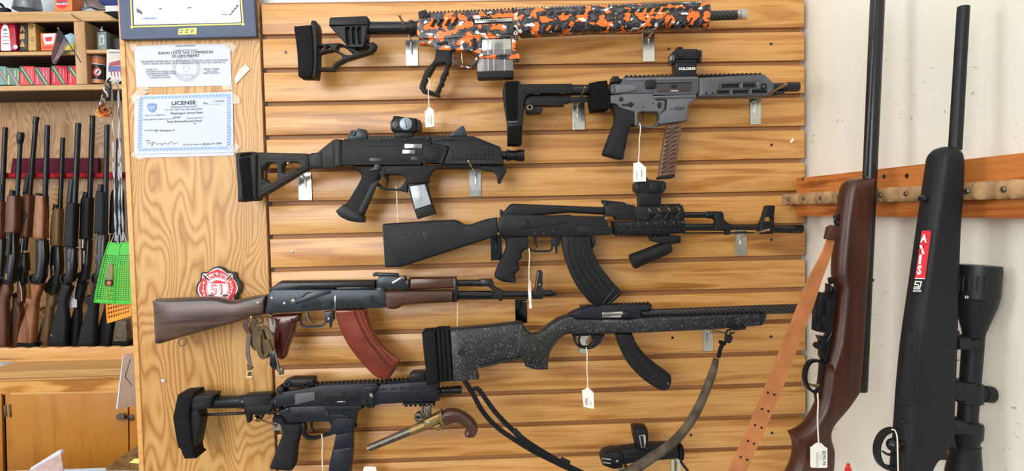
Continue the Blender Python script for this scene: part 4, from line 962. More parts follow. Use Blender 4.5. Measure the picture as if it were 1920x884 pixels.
# ------------------------------------------------------------------ black carbine pistol, bottom left
use('M')
t = Thing('black_carbine_pistol', 'black carbine pistol with keyhole handguard, lowest gun on the left', 'gun', W(590, 800, -.065), -.065)
br = P(t, 'arm_brace', BLKR, '58,430 66,392 100,236 120,226c 238,215c 250,240c 222,290 208,350 204,420 214,540 232,690c 240,750 262,778c 160,784c 124,700c 100,688c 84,600', .026, .052, .004, .006, seg=3, sm=True)
P(t, 'brace_arm', BLK, '206,430 216,378 272,364 298,420 300,470 272,620 262,668 228,682 214,560', .020, .040, .006, sm=True)
P(t, 'brace_bracket', BLK, '214,252 240,236 412,240 402,270 378,350 282,372 222,382 214,320', .022, .044, .005); P(t, 'bracket_slot', DEEP, '232,305 340,300 350,310 270,345 240,345', .0225, .001)
P(t, 'strap_line', DEEP, '72,472 203,476 203,482 72,477', .0264, .001)
T(t, 'buffer_tube', BLKS, (240, 295), (690, 290), [(0, 54), (.88, 54), (.9, 60), (1, 60)])
T(t, 'guide_rod', BLKS, (265, 407), (700, 388), 12)
P(t, 'brace_body', BLK, '672,240 690,230 918,218 925,240 925,340 905,370 880,392 700,404 680,390', .019, .038, .009, .012, seg=3)
P(t, 'body_rib', BLK, '690,330 920,318 915,350 880,392 690,402', .0205, .03, .003)
P(t, 'release_lug', BLK, '678,402 728,398 718,474 696,474', .010, .02, .003); P(t, 'release_bar', BLK, '760,400 848,392 800,468 770,460', .009, .018, .002, holes=['775,420 820,412 795,448']); T(t, 'pin_head', BLKM, (880, 384), (945, 376), 17, .012)
T(t, 'castle_nut', NAVYBLK, (918, 288), (1000, 286), [(0, 66), (.3, 70), (.35, 62), (.7, 62), (.72, 68), (1, 66)])
use('N')
P(t, 'upper_receiver', NAVYBLK, '-345,250 -284,212 -5,165 60,150 520,132 545,150 545,322 420,328 60,322 60,332 -180,335 -330,330', .0175, .035, .003)
P(t, 'lower_receiver', NAVYBLK, '-335,385 -205,336 60,326 400,332 414,350 358,384 345,430 333,540 318,556 152,577 112,576 138,508 118,466 62,464 -100,470 -236,474 -258,440 -296,402', .0155, .031, .003)
P(t, 'lower_step', NAVYBLK, '78,330 400,328 408,350 350,366 282,362 240,384 150,386 110,366 82,366', .0178, .004, .0012)
P(t, 'magwell_panel', NAVYBLK, '150,430 330,436 322,540 150,566 160,505', .0178, .004, .0016)
P(t, 'dust_cover', BLKM, '80,222 372,206 376,284 84,294', .019, .003, .001); P(t, 'cover_catch', NAVYBLK, '192,216 250,212 248,262 200,266', .0205, .003, .001); P(t, 'cover_gap', STEEL, '192,290 262,286 262,296 192,299', .0192, .002, .0003)
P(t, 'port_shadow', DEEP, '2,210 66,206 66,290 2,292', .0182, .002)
P(t, 'forward_assist', mat('worn_grey', rgb(84, 84, 88), .5), '-170,225 0,208 2,280 -170,318', .0205, .006, .0015)
P(t, 'charging_handle', BLKM, '-335,180 -300,158 -268,170 -262,200 -280,238 -310,232 -325,215', .019, .038, .004)
P(t, 'receiver_groove', DEEP, '76,318 400,310 400,316 76,326', .0182, .001)
S(t, 'detail_line', DEEP, '100,365 130,378 225,382 285,330 400,322', 5, .0172, None, False)
Dk(t, 'takedown_pin', BLUED, -234, 368, 22, .0185, .005, .0015); Dk(t, 'selector_hub', NAVYBLK, -150, 412, 22, .018, .004, .001, 16); Dk(t, 'pin', DEEP, 148, 342, 9, .0185, .001)
TX(t, 'lettering', GUNGREY, 'SAFE', -150, 372, 16, .0158); TX(t, 'lettering', GUNGREY, 'EPC-9', 5, 375, 18, .0158)
P(t, 'release_button', NAVYBLK, '84,392 110,380 130,400 130,445 96,448', .0195, .005, .002); P(t, 'release_arm', NAVYBLK, '130,402 280,408 300,430 285,436 200,430 150,460 130,450', .0188, .004, .0012)
S(t, 'trigger_guard', BLKM, '-100,478 -96,545 -70,588 -20,602 40,592 110,568 150,560', 22, 0, .007); S(t, 'trigger', BLKM, '-30,470 -26,505 -12,535 5,550', [26, 22, 14, 10], 0)
P(t, 'trigger_guard_post', NAVYBLK, '-118,474 -90,474 -84,560 -110,550', .012, .024, .002)
mg = P(t, 'magazine', NAVYBLK, '180,575 320,548 318,690 150,716', .013, .026, .003); P(t, 'magazine_base', NAVYBLK, '148,714 160,704 318,680 300,884 292,960 108,960 122,830', .0155, .031, .004, parent=mg); P(t, 'magazine_catch', BLKM, '330,498 356,492 352,520 334,532', .008, .016, .002)
hg = P(t, 'handguard', NAVYBLK, '538,160 570,128 1062,95 1066,285 540,314', .022, .044, .009, .012, seg=2)
P(t, 'handguard_band', NAVYBLK, '538,208 1066,192 1066,214 538,230', .0226, .002, .0006, parent=hg)
def key(x, y, L=44): return [(x-12, y), (x-10, y-9), (x, y-14), (x+10, y-10), (x+16, y-6), (x+L, y-8), (x+L, y+4), (x+16, y+6), (x+10, y+10), (x, y+13), (x-10, y+9)]
for i in range(6): P(t, 'keyhole_slot', DEEP, key(582+79*i, 184-4.2*i), .0226, .001, parent=hg)  # flat dark inlays painting the shade of each keyhole opening
for i in range(6): P(t, 'keyhole_slot', DEEP, key(620+78*i, 243-3.6*i), .0229, .001, parent=hg)
for i in range(5): P(t, 'keyhole_slot', DEEP, [(560+82*i, 304-4*i), (600+82*i, 299-4*i), (604+82*i, 292-4*i), (566+82*i, 296-4*i)], .0222, .001, parent=hg)
P(t, 'clamp', BLKM, '400,176 420,162 540,150 548,190 512,204 512,290 520,320 505,342 440,346 404,315 396,240', .021, .042, .004)
for (x, y) in ((420, 187), (476, 184), (421, 294), (478, 291)): Dk(t, 'clamp_screw', BLUED, x, y, 17, .0225, .004, .001, 8)
Dk(t, 'clamp_port', BLUED, 481, 241, 27, .0225, .004, .001, 17); P(t, 'port_core', STEEL, circ(482, 242, 16), .0214, .001); Dk(t, 'pin_boss', BLKM, 465, 336, 14, .0225, .004, .001, 6); Dk(t, 'pin_boss', BLKM, 496, 334, 14, .0225, .004, .001, 6)
P(t, 'top_rail', BLKM, comb((0, 152), (810, 116), 22, 13, 12, .55), .011, .022, .0008, kind='stuff'); P(t, 'front_rail', BLKM, comb((600, 148), (945, 130), 9, 14, 12, .55), .014, .012, .0008, kind='stuff')
P(t, 'bottom_rail', BLKM, comb((1028, 308), (752, 322), 7, 18, 14, .6), .012, .024, .001, kind='stuff')
P(t, 'rear_sight', BLKM, '-280,176 -278,140 -262,116 -205,95 -20,95 -10,104 -6,158 -180,178', .017, .034, .006); Dk(t, 'sight_knob', BLKM, -230, 142, 26, .021, .006, .002, 10); Dk(t, 'sight_knob', BLKM, -76, 152, 26, .021, .006, .002, 12); Dk(t, 'sight_screw', BLKM, -130, 140, 13, .019, .003, .001)
P(t, 'front_sight', BLKM, '800,120 808,62 832,45 944,40 948,120 880,130', .016, .032, .005); PM(t, 'sight_slots', DEEP, [[(840, 70), (850, 64), (858, 95), (846, 100)], [(880, 66), (890, 60), (896, 90), (886, 94)]], .0164, .001)
T(t, 'barrel', BLKS, (1060, 196), (1100, 194), 22); T(t, 'flash_hider', BLKS, (1080, 196), (1256, 188), [(0, 30), (.06, 36), (.16, 36), (.18, 30), (.24, 30), (.26, 36), (.36, 36), (.38, 30), (.45, 30), (.48, 36), (1, 36), (1, 16)]); P(t, 'hider_slot', DEEP, '1180,180 1242,176 1242,190 1180,194', .0085, .002)
use('M')
P(t, 'pistol_grip', GRIPB, '922,425c 1000,418 1040,470c 1166,474c 1172,520c 1150,590 1128,680 1116,800 1108,840 1084,876c 1040,880 910,860 898,832c 930,750 970,650 1000,560 992,500 960,470 925,462', .0165, .033, .009, .011, sm=True, seg=3)
# ------------------------------------------------------------------ antique pistol
use('N')
t = Thing('antique_pistol', 'antique pistol with brass frame, iron barrel and hooked walnut butt', 'pistol', W(800, 800, -.105), -.105)
T(t, 'barrel', OLDST, (466, 688), (850, 528), [(0, 20), (0, 30), (.08, 31), (.9, 36), (1, 37)]); T(t, 'muzzle_ring', STEEL, (460, 690), (468, 687), [(0, 18), (0, 29), (1, 30), (1, 18)])
T(t, 'breech', BRASS, (815, 545), (945, 490), [(0, 38), (.1, 40), (.7, 42), (1, 46)])
P(t, 'frame', BRASS, '925,470 940,450 1040,405 1072,390 1088,420 1092,465 1020,500 940,535', .013, .026, .004, holes=None or ())
P(t, 'frame_panel', BRASS, '930,478 1035,430 1045,470 1015,500 945,528', .0145, .004, .0015); Dk(t, 'frame_screw', STEEL, 971, 473, 14, .016, .004, .0012)
P(t, 'butt', GRIPW, '1066,396c 1120,362 1190,354 1260,374 1330,418 1385,480 1394,530 1372,585 1330,600 1292,590 1278,562 1290,532 1270,505 1235,482 1190,474 1130,490 1092,468c', .0155, .031, .010, .013, sm=True, seg=4)
P(t, 'butt_band', BRASS, '1062,392 1084,384 1094,466 1074,474', .0165, .033, .002)
S(t, 'cock', OLDST, '905,465 880,450 862,425 870,400 895,392', [34, 34, 26, 24, 22], .003, None); Dk(t, 'flint_jaw', OLDST, 888, 425, 34, .012, .02, .003, 14); S(t, 'jaw_screw', OLDST, '900,400 925,392 940,410 935,450', [20, 24, 24, 26], .004)
P(t, 'frizzen', OLDST, '905,330 925,330 928,400 945,440 920,446 904,400', .008, .016, .003); P(t, 'frizzen_arm', OLDST, '950,340 990,322 992,400 975,430 955,410 948,370', .008, .016, .003)
P(t, 'trigger', BRASS, '1010,508 1040,490 1072,485 1080,525 1050,544 1030,530', .006, .012, .002, sm=True); P(t, 'bow_relief', OLDST, '1090,470 1130,458 1150,480 1130,500 1095,498', .006, .012, .003)
# ------------------------------------------------------------------ walnut rifle leaning in the rack
YR = -.36
use('Q')
t = Thing('walnut_rifle', 'upright walnut rifle with leather sling leaning against the rack board', 'rifle', W(1570, 860, YR), YR)
T(t, 'barrel', BLKS, (790, -760), (700, 1310), 35, .002); use('W'); T(t, 'barrel_rib', BLUED, (1642, -10), (1623, 330), 3.0, .0115)
use('Q')
P(t, 'stock', WALNUT, '600,335 612,262 630,226 665,210 748,206 757,222 745,500 722,884c R:698,300c 684,470c 620,562 548,648 535,700 552,775 545,900 535,960 320,960 350,830 356,760 340,696c 405,652 450,590 480,520 498,400 512,330 520,330c 548,220c Q:582,780c 566,690 580,500', .022, .044, .013, .020, sm=True, seg=4)
P(t, 'receiver_plate', BLKS, '732,700 748,500 765,210 776,210 762,500 R:740,0 712,478 680,478 690,440 705,300 716,0', .016, .032, .002)
P(t, 'cocking_lever', BLKS, '744,728 772,728 772,742 744,742', .008, .012, .001)
use('R')
mgz = P(t, 'magazine', BLKS, '480,0 Q:500,800 546,805 566,775 582,790 574,884 R:552,170 520,180 475,172', .013, .026, .003)
P(t, 'magazine_face', BLKM, '520,10 560,0 545,160 515,165', .0145, .004, .002, parent=mgz); Dk(t, 'magazine_boss', BLKM, 518, 115, 24, .015, .004, .002)
P(t, 'magazine_latch', BLKS, '485,195 512,196 520,215 545,170 552,175 530,320 512,330 498,300 500,275 482,262 482,245 498,228', .010, .02, .003)
P(t, 'latch_knob', BLKM, circ(497, 252, 17), .013, .026, .004)
S(t, 'trigger_guard', BLKS, '508,332 470,318 432,326 410,365 406,410 420,452 450,478 478,492', [14, 14, 16, 18, 18, 16, 14, 12], 0, .0045)
S(t, 'trigger', BRASS, '426,438 450,446 475,446 500,430', [10, 16, 18, 22], 0); P(t, 'guard_tang', BLKS, '470,486 486,470 500,330 516,332 500,420 478,530', .008, .016, .002)
Dk(t, 'receiver_screw', DEEP, 702, 388, 5, .0165, .001); Dk(t, 'receiver_screw', DEEP, 702, 448, 5, .0165, .001); P(t, 'tang_screw', BLKS, '655,490 668,484 672,500 660,506', .008, .016, .002)
use('Q')
S(t, 'sling_swivel', BLKS, '604,405 578,400 566,425 575,448 600,440', 12, .004, None); Dk(t, 'swivel_stud', BLKM, 590, 408, 16, .006, .012, .002)
P(t, 'rear_swivel', BLKS, '546,730 556,720 572,728 570,750 552,758', .010, .014, .003); P(t, 'inlet_edge', BLKS, '545,755 578,782 582,800 570,800 560,780 545,800', .018, .02, .002)
s_ = Thing('leather_sling', 'tan leather rifle sling with punched holes hanging from the walnut rifle', 'sling', W(1450, 800, YR-.06), YR-.05)
P(s_, 'sling_keeper', LEATHD, '526,520 540,458 560,448 592,455 582,522 555,528', .012, .014, .003)
use('W')
S(s_, 'strap', LEATH, '1558,446 1550,475 1530,520 1515,560 1498,606 1478,656 1462,700 1440,752 1418,805 1392,862 1370,915', [13, 17, 24, 28, 29, 30, 31, 32, 32, 32, 32], [0][0], .0026)
for (x, y) in ((1440, 737), (1452, 741), (1429, 768), (1441, 772), (1416, 798), (1428, 803), (1403, 828), (1414, 833), (1389, 858), (1401, 863)):
    Dk(s_, 'punched_hole', DEEP, x, y, 2.2, .0034, .0012, 0)
# ------------------------------------------------------------------ black scoped rifle
YS = -.55
use('S')
t = Thing('scoped_rifle', 'upright black synthetic rifle with red sticker and telescopic sight', 'rifle', W(1730, 870, YS), YS)
use('U'); T(t, 'barrel', BLKM, (904, 36), (857, 830), [(0, 14), (0, 29), (.003, 31), (1, 34)]); use('S')
P(t, 'stock', BLK, '297,140 303,100 316,72 340,50 375,41 410,48 434,72 444,105 446,150 440,300 426,500 414,884c T:516,150 500,600 490,755c 466,765 455,812 438,820c 415,826 385,884 375,960 225,960 236,650c 250,450 272,230 S:190,884 205,780 252,450', .022, .044, .013, .020, sm=True, seg=4)
Dk(t, 'sling_stud', BLKS, 270, 311, 17, .008, .016, .004); T(t, 'stud_pin', BLKS, (262, 315), (305, 300), 12, .002)
st = P(t, 'sticker', mat('sticker_red', rgb(222, 40, 56), .4, var=.03), 'S4:246,82 340,80 356,96 284,645 165,640', .0243, .0007); P(t, 'sticker_foot', BLK, 'S4:160,655 284,655 262,800 145,800', .0243, .0007, parent=st)
P(t, 'sticker_line', WHITE, 'S4:164,641 284,645 282,657 162,654', .0247, .0006, parent=st)
use('S4')
TX(t, 'lettering', WHITE, 'A', 266, 178, 100, .0247, 7, parent=st, bold=.03, sx=.75); P(t, 'lettering', WHITE, '216,255 240,250 275,355 250,362', .0247, .0006, 0, parent=st); P(t, 'lettering', BLK, '208,375 235,300 310,215 245,295', .0249, .0006, 0, parent=st)
TX(t, 'lettering', WHITE, 'I', 222, 428, 108, .0247, 7, parent=st, bold=.05, sx=1.0); TX(t, 'lettering', WHITE, 'S', 212, 552, 108, .0247, 7, parent=st, bold=.04, sx=.75)
PM(t, 'emblem', WHITE, [[(166, 676), (248, 682), (244, 694), (163, 688)], [(157, 712), (214, 716), (212, 728), (154, 724)], [(166, 688), (176, 689), (168, 716), (157, 714)], [(204, 716), (214, 716), (210, 744), (199, 744)], [(150, 742), (208, 744), (206, 756), (148, 753)], [(232, 692), (244, 694), (222, 768), (211, 766)], [(146, 762), (220, 768), (217, 778), (144, 772)]], .0247, .0006, parent=st); TX(t, 'lettering', WHITE, 'SAVAGE', 186, 797, 20, .0247, 3, parent=st, bold=.03)
use('T')
mgz = P(t, 'magazine', BLKM, '282,178 300,160 322,168 336,195 330,280 306,558 246,548 258,400', .0256, .008, .003); P(t, 'magazine_latch', DEEP, '290,182 305,168 322,178 330,200 320,260 300,240 286,225', .0262, .003, .001, parent=mgz)
P(t, 'magazine_body', BLK, '276,262 324,276 302,552 252,546', .0272, .003, .001, parent=mgz)
S(t, 'stock_line', DEEP, '310,515 350,540', 4, .0242, None, False); Dk(t, 'stock_screw', DEEP, 252, 632, 10, .018, .004)
P(t, 'receiver', BLKM, '500,290 520,130 526,60 532,70 528,150 515,420 500,700 490,690', .016, .032, .002)
P(t, 'front_base', BLKM, '522,150 548,170 540,266 518,272', .014, .028, .002); P(t, 'rear_base', BLKM, '500,615 520,625 512,730 490,735', .014, .028, .002); Dk(t, 'base_screw', DEEP, 502, 243, 6, .0242, .002)
S(t, 'trigger_guard', BLK, '235,685 200,672 155,690 125,740 122,800 145,850 190,868 235,860', [20, 20, 22, 24, 25, 23, 21, 19], 0, .005); S(t, 'trigger', BLKS, '148,782 175,798 205,800 235,790', [10, 14, 16, 18], 0)
T(t, 'bolt_handle', BLKS, (172, 754), (262, 742), [(0, 2), (.03, 14), (.1, 25), (.2, 32), (.36, 35), (.52, 31), (.62, 24), (.7, 15), (1, 13)], .010)
P(t, 'bolt_shroud', BLKM, '440,822 452,768 478,758 478,790 464,818', .014, .028, .003)
use('W')
s_ = Part(t, 'rifle_scope')
T(s_, 'scope_tube', BLKM, (1835, 498), (1806, 898), [(0, 30), (0, 37), (.02, 38), (.15, 37.5), (.155, 36), (.18, 35), (.31, 19.5), (.33, 18.5), (.56, 18), (.575, 18), (.70, 17.5), (.73, 18), (.735, 26), (.75, 27.5), (.80, 27.5), (.82, 23), (.835, 23), (.84, 26), (.85, 25), (.97, 31), (1, 31)], 0, n=32)
T(s_, 'turret_saddle', BLKM, (1818, 718), (1816, 756), [(0, 20), (.06, 24), (.94, 24), (1, 20)], 0, n=28)
T(s_, 'side_turret', BLKM, (1826, 737), (1861, 741), [(0, 14), (.5, 14), (.52, 16), (.96, 16), (1, 13)], 0)
P(s_, 'saddle_plate', BLKM, 'T:515,432 545,428 640,435 642,530 545,532 512,510', .017, .034, .006)
for i in range(7):
    a = -75+25*i; x = 1834+35*math.sin(math.radians(a)); dy = .0375*.9*math.cos(math.radians(a))*.93
    S(s_, 'grip_flute', DEEP, [(x-.4, 518), (x-2.2, 547)], 3.2, .031*math.cos(math.radians(a)), None, False)
for p_ in ('T:545,202 600,198 612,215 655,208 676,214 676,270 650,268 610,262 600,268 545,264', 'T:516,622 570,628 585,640 600,645 645,648 644,710 600,708 575,698 510,704'):
    P(s_, 'scope_ring', BLKM, p_, .021, .042, .004)
for (x, y) in ((1809, 647), (1799, 799)): Dk(s_, 'ring_screw', BLUED, x, y, 3, .0215, .002)
TX(s_, 'dial_marks', WHITE, '10', 1812, 558, 6, .0325, 4); TX(s_, 'dial_marks', WHITE, 'I', 1856, 562, 6, .0255, 4)
# ------------------------------------------------------------------ folded bipod on the lowest hooks
use('O2')
t = Thing('folded_bipod', 'black folded bipod with silver-slotted upright end resting on the bottom hooks', 'bipod', W(1200, 880, -.09), -.09)
P(t, 'leg_housing', BLKM, '440,560 700,520 900,488 1385,478 1398,700 1180,718 700,760 500,800', .018, .036, .006)
P(t, 'housing_ridge', BLKM, '500,650 1390,600 1392,640 500,700', .0195, .006, .003)
P(t, 'end_cap', BLKR, '1378,480 1440,468 1462,510 1474,600 1462,690 1430,722 1386,706', .021, .042, .008)
P(t, 'hinge_block', BLKM, '180,622 200,600 340,562 480,570 500,640 498,800 480,832 340,852 230,815 172,792 155,740 150,690', .023, .046, .007)
P(t, 'hinge_plate', BLKM, '185,625 320,648 345,670 340,700 170,660', .025, .004, .001)
for p_ in ('165,672 310,690 300,722 158,700', '170,735 305,755 300,785 182,770'): P(t, 'silver_slot', STEEL, p_, .0245, .004, .001)
Dk(t, 'hinge_screw', STEEL, 404, 738, 27, .0245, .004, .0012)
P(t, 'upright', BLKM, '660,208 730,190 880,200 896,260 902,545 730,550 700,440 672,320', .022, .044, .007); P(t, 'upright_cap', BLKM, '728,196 735,172 820,172 830,198', .012, .024, .003)
P(t, 'upright_plate', STEEL, '740,316 850,306 880,528 782,534', .0238, .003, .001, holes=['770,330 812,326 830,505 800,512']); P(t, 'plate_slot', DEEP, '768,328 814,324 832,508 798,515', .0225, .001)
use('W'); S(t, 'bipod_leg', BLKM, '1172,873 1182,890 1196,915', 6, .012, None); S(t, 'bipod_leg', BLKM, '1276,866 1290,884 1310,910', 5, .012, None)
# ------------------------------------------------------------------ slatwall hooks: plate clipped over a groove, rod straight out
def hook(label, crop, plate, root, tip, m_=NICK, ylen=None, r=.0024, rod=BRONZE):
    use(crop)
    p_ = parse(plate) if isinstance(plate, str) else parse(rect(*plate))
    ys = -.0035
    a = np.array([W(q[0], q[1], ys) for q in p_]); x0, x1, z0, z1 = a[:, 0].min(), a[:, 0].max(), a[:, 2].min(), a[:, 2].max()
    t = Thing('slatwall_hook', label, 'hook', ((x0+x1)/2, -.01, z0), 0, 'zinc hooks clipped into the slatwall')
    v, f = boxm(x0, x1, ys, -.0012, z0, z1, .0008); mesh('plate', v, f, m_, t)
    v, f = boxm(x0+.002, x1-.002, -.0025, .009, z1-.0022, z1-.0008, .0003); mesh('lip', v, f, m_, t)
    rx, ry = full(*root); q0 = W(rx, ry, ys-.003)
    if ylen is None:
        best = None
        for k in range(4, 27):
            y = -.01*k; q = W(*full(*tip), y); d = (q[0]-q0[0])**2
            if best is None or d < best[0]: best = (d, y)
        ylen = min(max(best[1], -.2), -.09)
    q1 = W(*full(*tip), ylen)
    zlow = z0+(z1-z0)*.45
    pts = [(q0[0], ys-.0015, zlow), (q0[0], ys-.002, q0[2]-.006), (q0[0]+(q1[0]-q0[0])*.03, ys-.009, q0[2]), tuple(q1*.85+q0*.15), tuple(q1)]
    v, f = sweep(catmull([np.array(p) for p in pts], False, 5), r, None, 8); o = mesh('rod', v, f, m_ if m_ is DZINC else m_, t, ang=50)
    d = (q1-q0)/np.linalg.norm(q1-q0); v, f = lathe(q1-d*.001, q1+d*.004, [(0, r*1.1), (.4, r*1.35), (1, r*.6)], 10); mesh('rod_tip', v, f, rod, t)
hook('zinc hook left of the orange camouflage rifle grip', 'A', (889, 300, 977, 497), (927, 300), (840, 118), ylen=-.16)
hook('zinc hook under the orange camouflage rifle handguard', 'B', (985, 250, 1075, 465), (1030, 275), (1176, 92), ylen=-.15)
hook('zinc hook under the grey carbine buffer tube', 'C', (487, 380, 557, 548), (515, 400), (557, 298), ylen=-.13)
hook('zinc hook under the grey carbine handguard', 'D', (905, 356, 970, 517), (935, 378), (1115, 278), ylen=-.16)
hook('pale zinc hook through the triangular brace', 'E', (500, 476, 590, 675), (545, 505), (425, 410), ylen=-.13)
hook('zinc hook under the black pistol carbine forend', 'F', (692, 455, 775, 648), (738, 480), (686, 396), ylen=-.12)
hook('dark chrome hook behind the black rifle grip', 'G', (780, 398, 850, 560), (815, 410), (830, 384), DZINC, ylen=-.11)
hook('zinc hook under the black rifle muzzle', 'H', (945, 356, 1012, 502), (975, 385), (1140, 352), ylen=-.12)
hook('dark chrome hook under the wooden rifle muzzle', 'J', (1255, 278, 1335, 445), (1292, 300), (1338, 292), DZINC, ylen=-.12)
hook('zinc hook half hidden behind the bakelite grip', 'I5', (412, 75, 478, 278), (440, 90), (200, 95), ylen=-.12)
hook('zinc hook seen through the speckled rifle trigger guard', 'K', (1228, 282, 1300, 415), (1290, 320), (1309, 286), ylen=-.13)
hook('zinc hook under the speckled rifle fore-end', 'L', (805, 288, 875, 438), (838, 305), (960, 318), ylen=-.09)
hook('zinc hook behind the bottom carbine grip', 'M', (918, 470, 990, 540), (940, 480), (772, 437), ylen=-.13)
hook('zinc hook holding the antique pistol', 'N', (905, 318, 992, 400), (950, 330), (962, 395), ylen=-.115)
hook('zinc hook under the right end of the folded bipod', 'O2', (1262, 700, 1420, 1060), (1335, 720), (1335, 860), ylen=-.05)
hook('zinc hook under the left end of the folded bipod', 'O2', (412, 800, 490, 1060), (450, 830), (470, 870), ylen=-.05)
# ------------------------------------------------------------------ price tags on strings
def price_tag(label, crop, string, card, y, lines=(), hole=None, w=7, text=()):
    use(crop); p_ = parse(string)[0]
    t = Thing('price_tag', label, 'tag', W(p_[0], p_[1], y), y, 'white price tags on cotton strings')
    S(t, 'string', STR, string, w, .0015, None)
    if card:
        c_ = parse(card); P(t, 'card', TAGM, card, 0, .0008, 0, holes=[hole] if hole else ())
        cc = [(q[0], q[1]) for q in c_]
    use('W')
    if lines: PM(t, 'print', INK, lines, .0003, .0002)
    for (s, x, yy, h, r) in text: TX(t, 'lettering', INKD, s, x, yy, h, .0004, r)
def bars(x, y0, y1, ws, gap=1.6):
    return [[(x+i*gap, y0+random.random()*2), (x+i*gap+w_, y0+random.random()*2), (x+i*gap+w_+.3, y1-random.random()*4), (x+i*gap+.3, y1-random.random()*4)] for i, w_ in enumerate(ws)]
use('W')
price_tag('white price tag hanging below the orange camouflage rifle grip', 'W', '803,146 806,155 803,170 804,188 805,202', 'T1:565,250 592,268 668,335 685,710 610,735 478,742 458,360 492,350 525,285', -.088, bars(802.5, 217, 234, [.5, .4, .4])+bars(808, 216, 236, [.8, .5]), w=2)
price_tag('white price tag under the grey carbine trigger guard', 'W', '1199,231 1201,240 1199,262 1198.5,285 1197,303', 'D:214,742 222,746 248,735 288,772 288,854 212,857', -.095, bars(1193, 320, 338, [.5, .4]) + bars(1202, 318, 336, [.8, .6]), w=2)
price_tag('thin string hanging from the black pistol carbine trigger guard', 'W', '742,350 744,365 744.5,385 745.5,400 746,422', None, -.062, w=1.8)
price_tag('string with an edge-on tag hanging from the black rifle trigger guard', 'W', '992,466 993,480 992,500 992,520 992.5,545', 'G:1030,700 1042,695 1046,760 1050,880 1034,880 1026,760', -.085, w=2)
price_tag('thin string hanging from the wooden rifle handguard', 'W', '857,563 858,580 857.5,600 857,618', None, -.06, w=1.8)
price_tag('white price tag with barcode under the speckled rifle trigger guard', 'W', '1099,652 1101,665 1100.5,690 1102,715 1101.5,727', 'K:1250,692 1268,690 1294,668 1338,712 1342,832 1330,832 1262,818', -.13, bars(1097, 747, 762, [.8, .5, .7, .5], 1.4)+bars(1106.5, 752, 762, [.5, .3]), w=2.2)
price_tag('string with frayed end under the bottom left carbine trigger guard', 'W', '603,815 605,830 604,850 604.5,868 606,892', None, -.09, w=2.2)
price_tag('white handwritten price tag on the walnut rifle', 'W', '1533,738 1534,755 1533,785 1534,815 1535,832', 'R1:205,405 240,402 270,365 320,335 365,320 420,335 455,370 490,405 540,430 540,815 500,822 230,818 205,795', YR-.035, bars(1530.5, 848, 878, [.5, .3, .4])+bars(1537, 850, 866, [.3, .3]), w=3, text=[('$295.95', 1545, 860, 6.5, 90)])
price_tag('looped string on the scoped rifle trigger guard', 'W', '1672,806 1678,808 1682,820 1683,845 1684,890', None, YS-.03, w=2.6)
use('N')
price_tag('white tag corner peeking up at the bottom edge below the antique pistol', 'N', '472,835 472,848', '414,880 420,850 440,845 520,848 530,884 530,1050 414,1050', -.05, w=4)
use('R1'); t = Thing('red_marker', 'red plastic nozzle poking up at the foot of the white wall', 'marker', W(1591, 900, -.62), -.62)
T(t, 'nozzle', REDP, (955, 735), (950, 840), [(0, 22), (.1, 34), (1, 40)]); T(t, 'body', REDP, (951, 825), (950, 1400), [(0, 48), (.02, 62), (1, 64)])
# ------------------------------------------------------------------ notices on the plywood panel
t = Thing('award_plaque', 'navy blue plaque with gold border and yellow note at panel top', 'plaque', W(355, 40, -.008), -.008)
use('P6')
P(t, 'board', NAVY, '32,-420 1760,-420 1822,465 1790,470 1080,482 75,505', .010, .016, .0015); P(t, 'certificate', mat('foil_certificate', rgb(172, 176, 184), .3, .25, var=.12, vs=7), '222,-420 1580,-420 1626,288 250,320', .0115, .001, 0)
for s_ in ('188,-420 226,346', '224,346 1650,308', '1598,-420 1652,310'): S(t, 'gold_border', GOLD, s_, 17, .0105, .0006, False)
Dk(t, 'gold_corner', GOLD, 220, 350, 18, .0112, .0008, 0); Dk(t, 'gold_corner', GOLD, 1652, 312, 18, .0112, .0008, 0)
P(t, 'yellow_note', YEL, '822,370 905,364 980,360 1056,358 1050,442 980,440 900,444 815,446', .0112, .0008, 0)
PM(t, 'note_scribble', INKD, [[(840+70*i, 385-3*i), (880+70*i, 384-3*i), (882+70*i, 393-3*i), (842+70*i, 395-3*i)] for i in range(3)]+[[(832+70*i, 412-3*i), (868+70*i, 410-3*i), (870+70*i, 420-3*i), (836+70*i, 422-3*i)] for i in range(3)], .0115, .0003)
PM(t, 'certificate_ornament', INK, [[(278+12*i, 100+8*i+(i % 2)*30), (290+12*i, 98+8*i), (300+12*i, 150+6*i), (285+12*i, 160+6*i)] for i in range(6)]+[[(1470+14*i, 190-18*i), (1482+14*i, 170-18*i+(i % 2)*20), (1500+14*i, 182-18*i), (1486+14*i, 206-16*i)] for i in range(8)]+[[(1370+22*i, 180+3*i), (1390+22*i, 178+3*i), (1392+22*i, 192+2*i), (1376+22*i, 196)] for i in range(4)], .0117, .0003)
PM(t, 'certificate_signature', BLUEI, [[(356+22*i, 240-(i % 2)*22), (366+22*i, 226-(i % 3)*5), (388+22*i, 246-(i % 2)*10), (376+22*i, 250)] for i in range(8)], .0117, .0003); PM(t, 'certificate_text', INK, [[(570, 104), (606, 100), (606, 120), (572, 122)], [(930, 92), (990, 90), (990, 104), (932, 106)]], .0117, .0003)
use('P4')
t = Thing('tax_permit', "torn white seller's permit sheet taped under the blue plaque", 'notice', W(344, 160, -.001), -.001)
P(t, 'sheet', PAPER, '102,62 760,30 1640,22 1752,108 1778,740 900,752 145,768 118,300', .0006, .0005, 0)
SEAL = mat('seal_grey', rgb(176, 181, 196), .8, var=.1, vs=200)
for q, (r0, r1) in enumerate(((238, 228), (196, 188), (60, 52))): P(t, 'seal_ring', SEAL, circ(1000, 440, r0, 36, r0*.93), .0010, .0003, 0, holes=[circ(1000, 440, r1, 36, r1*.93)])
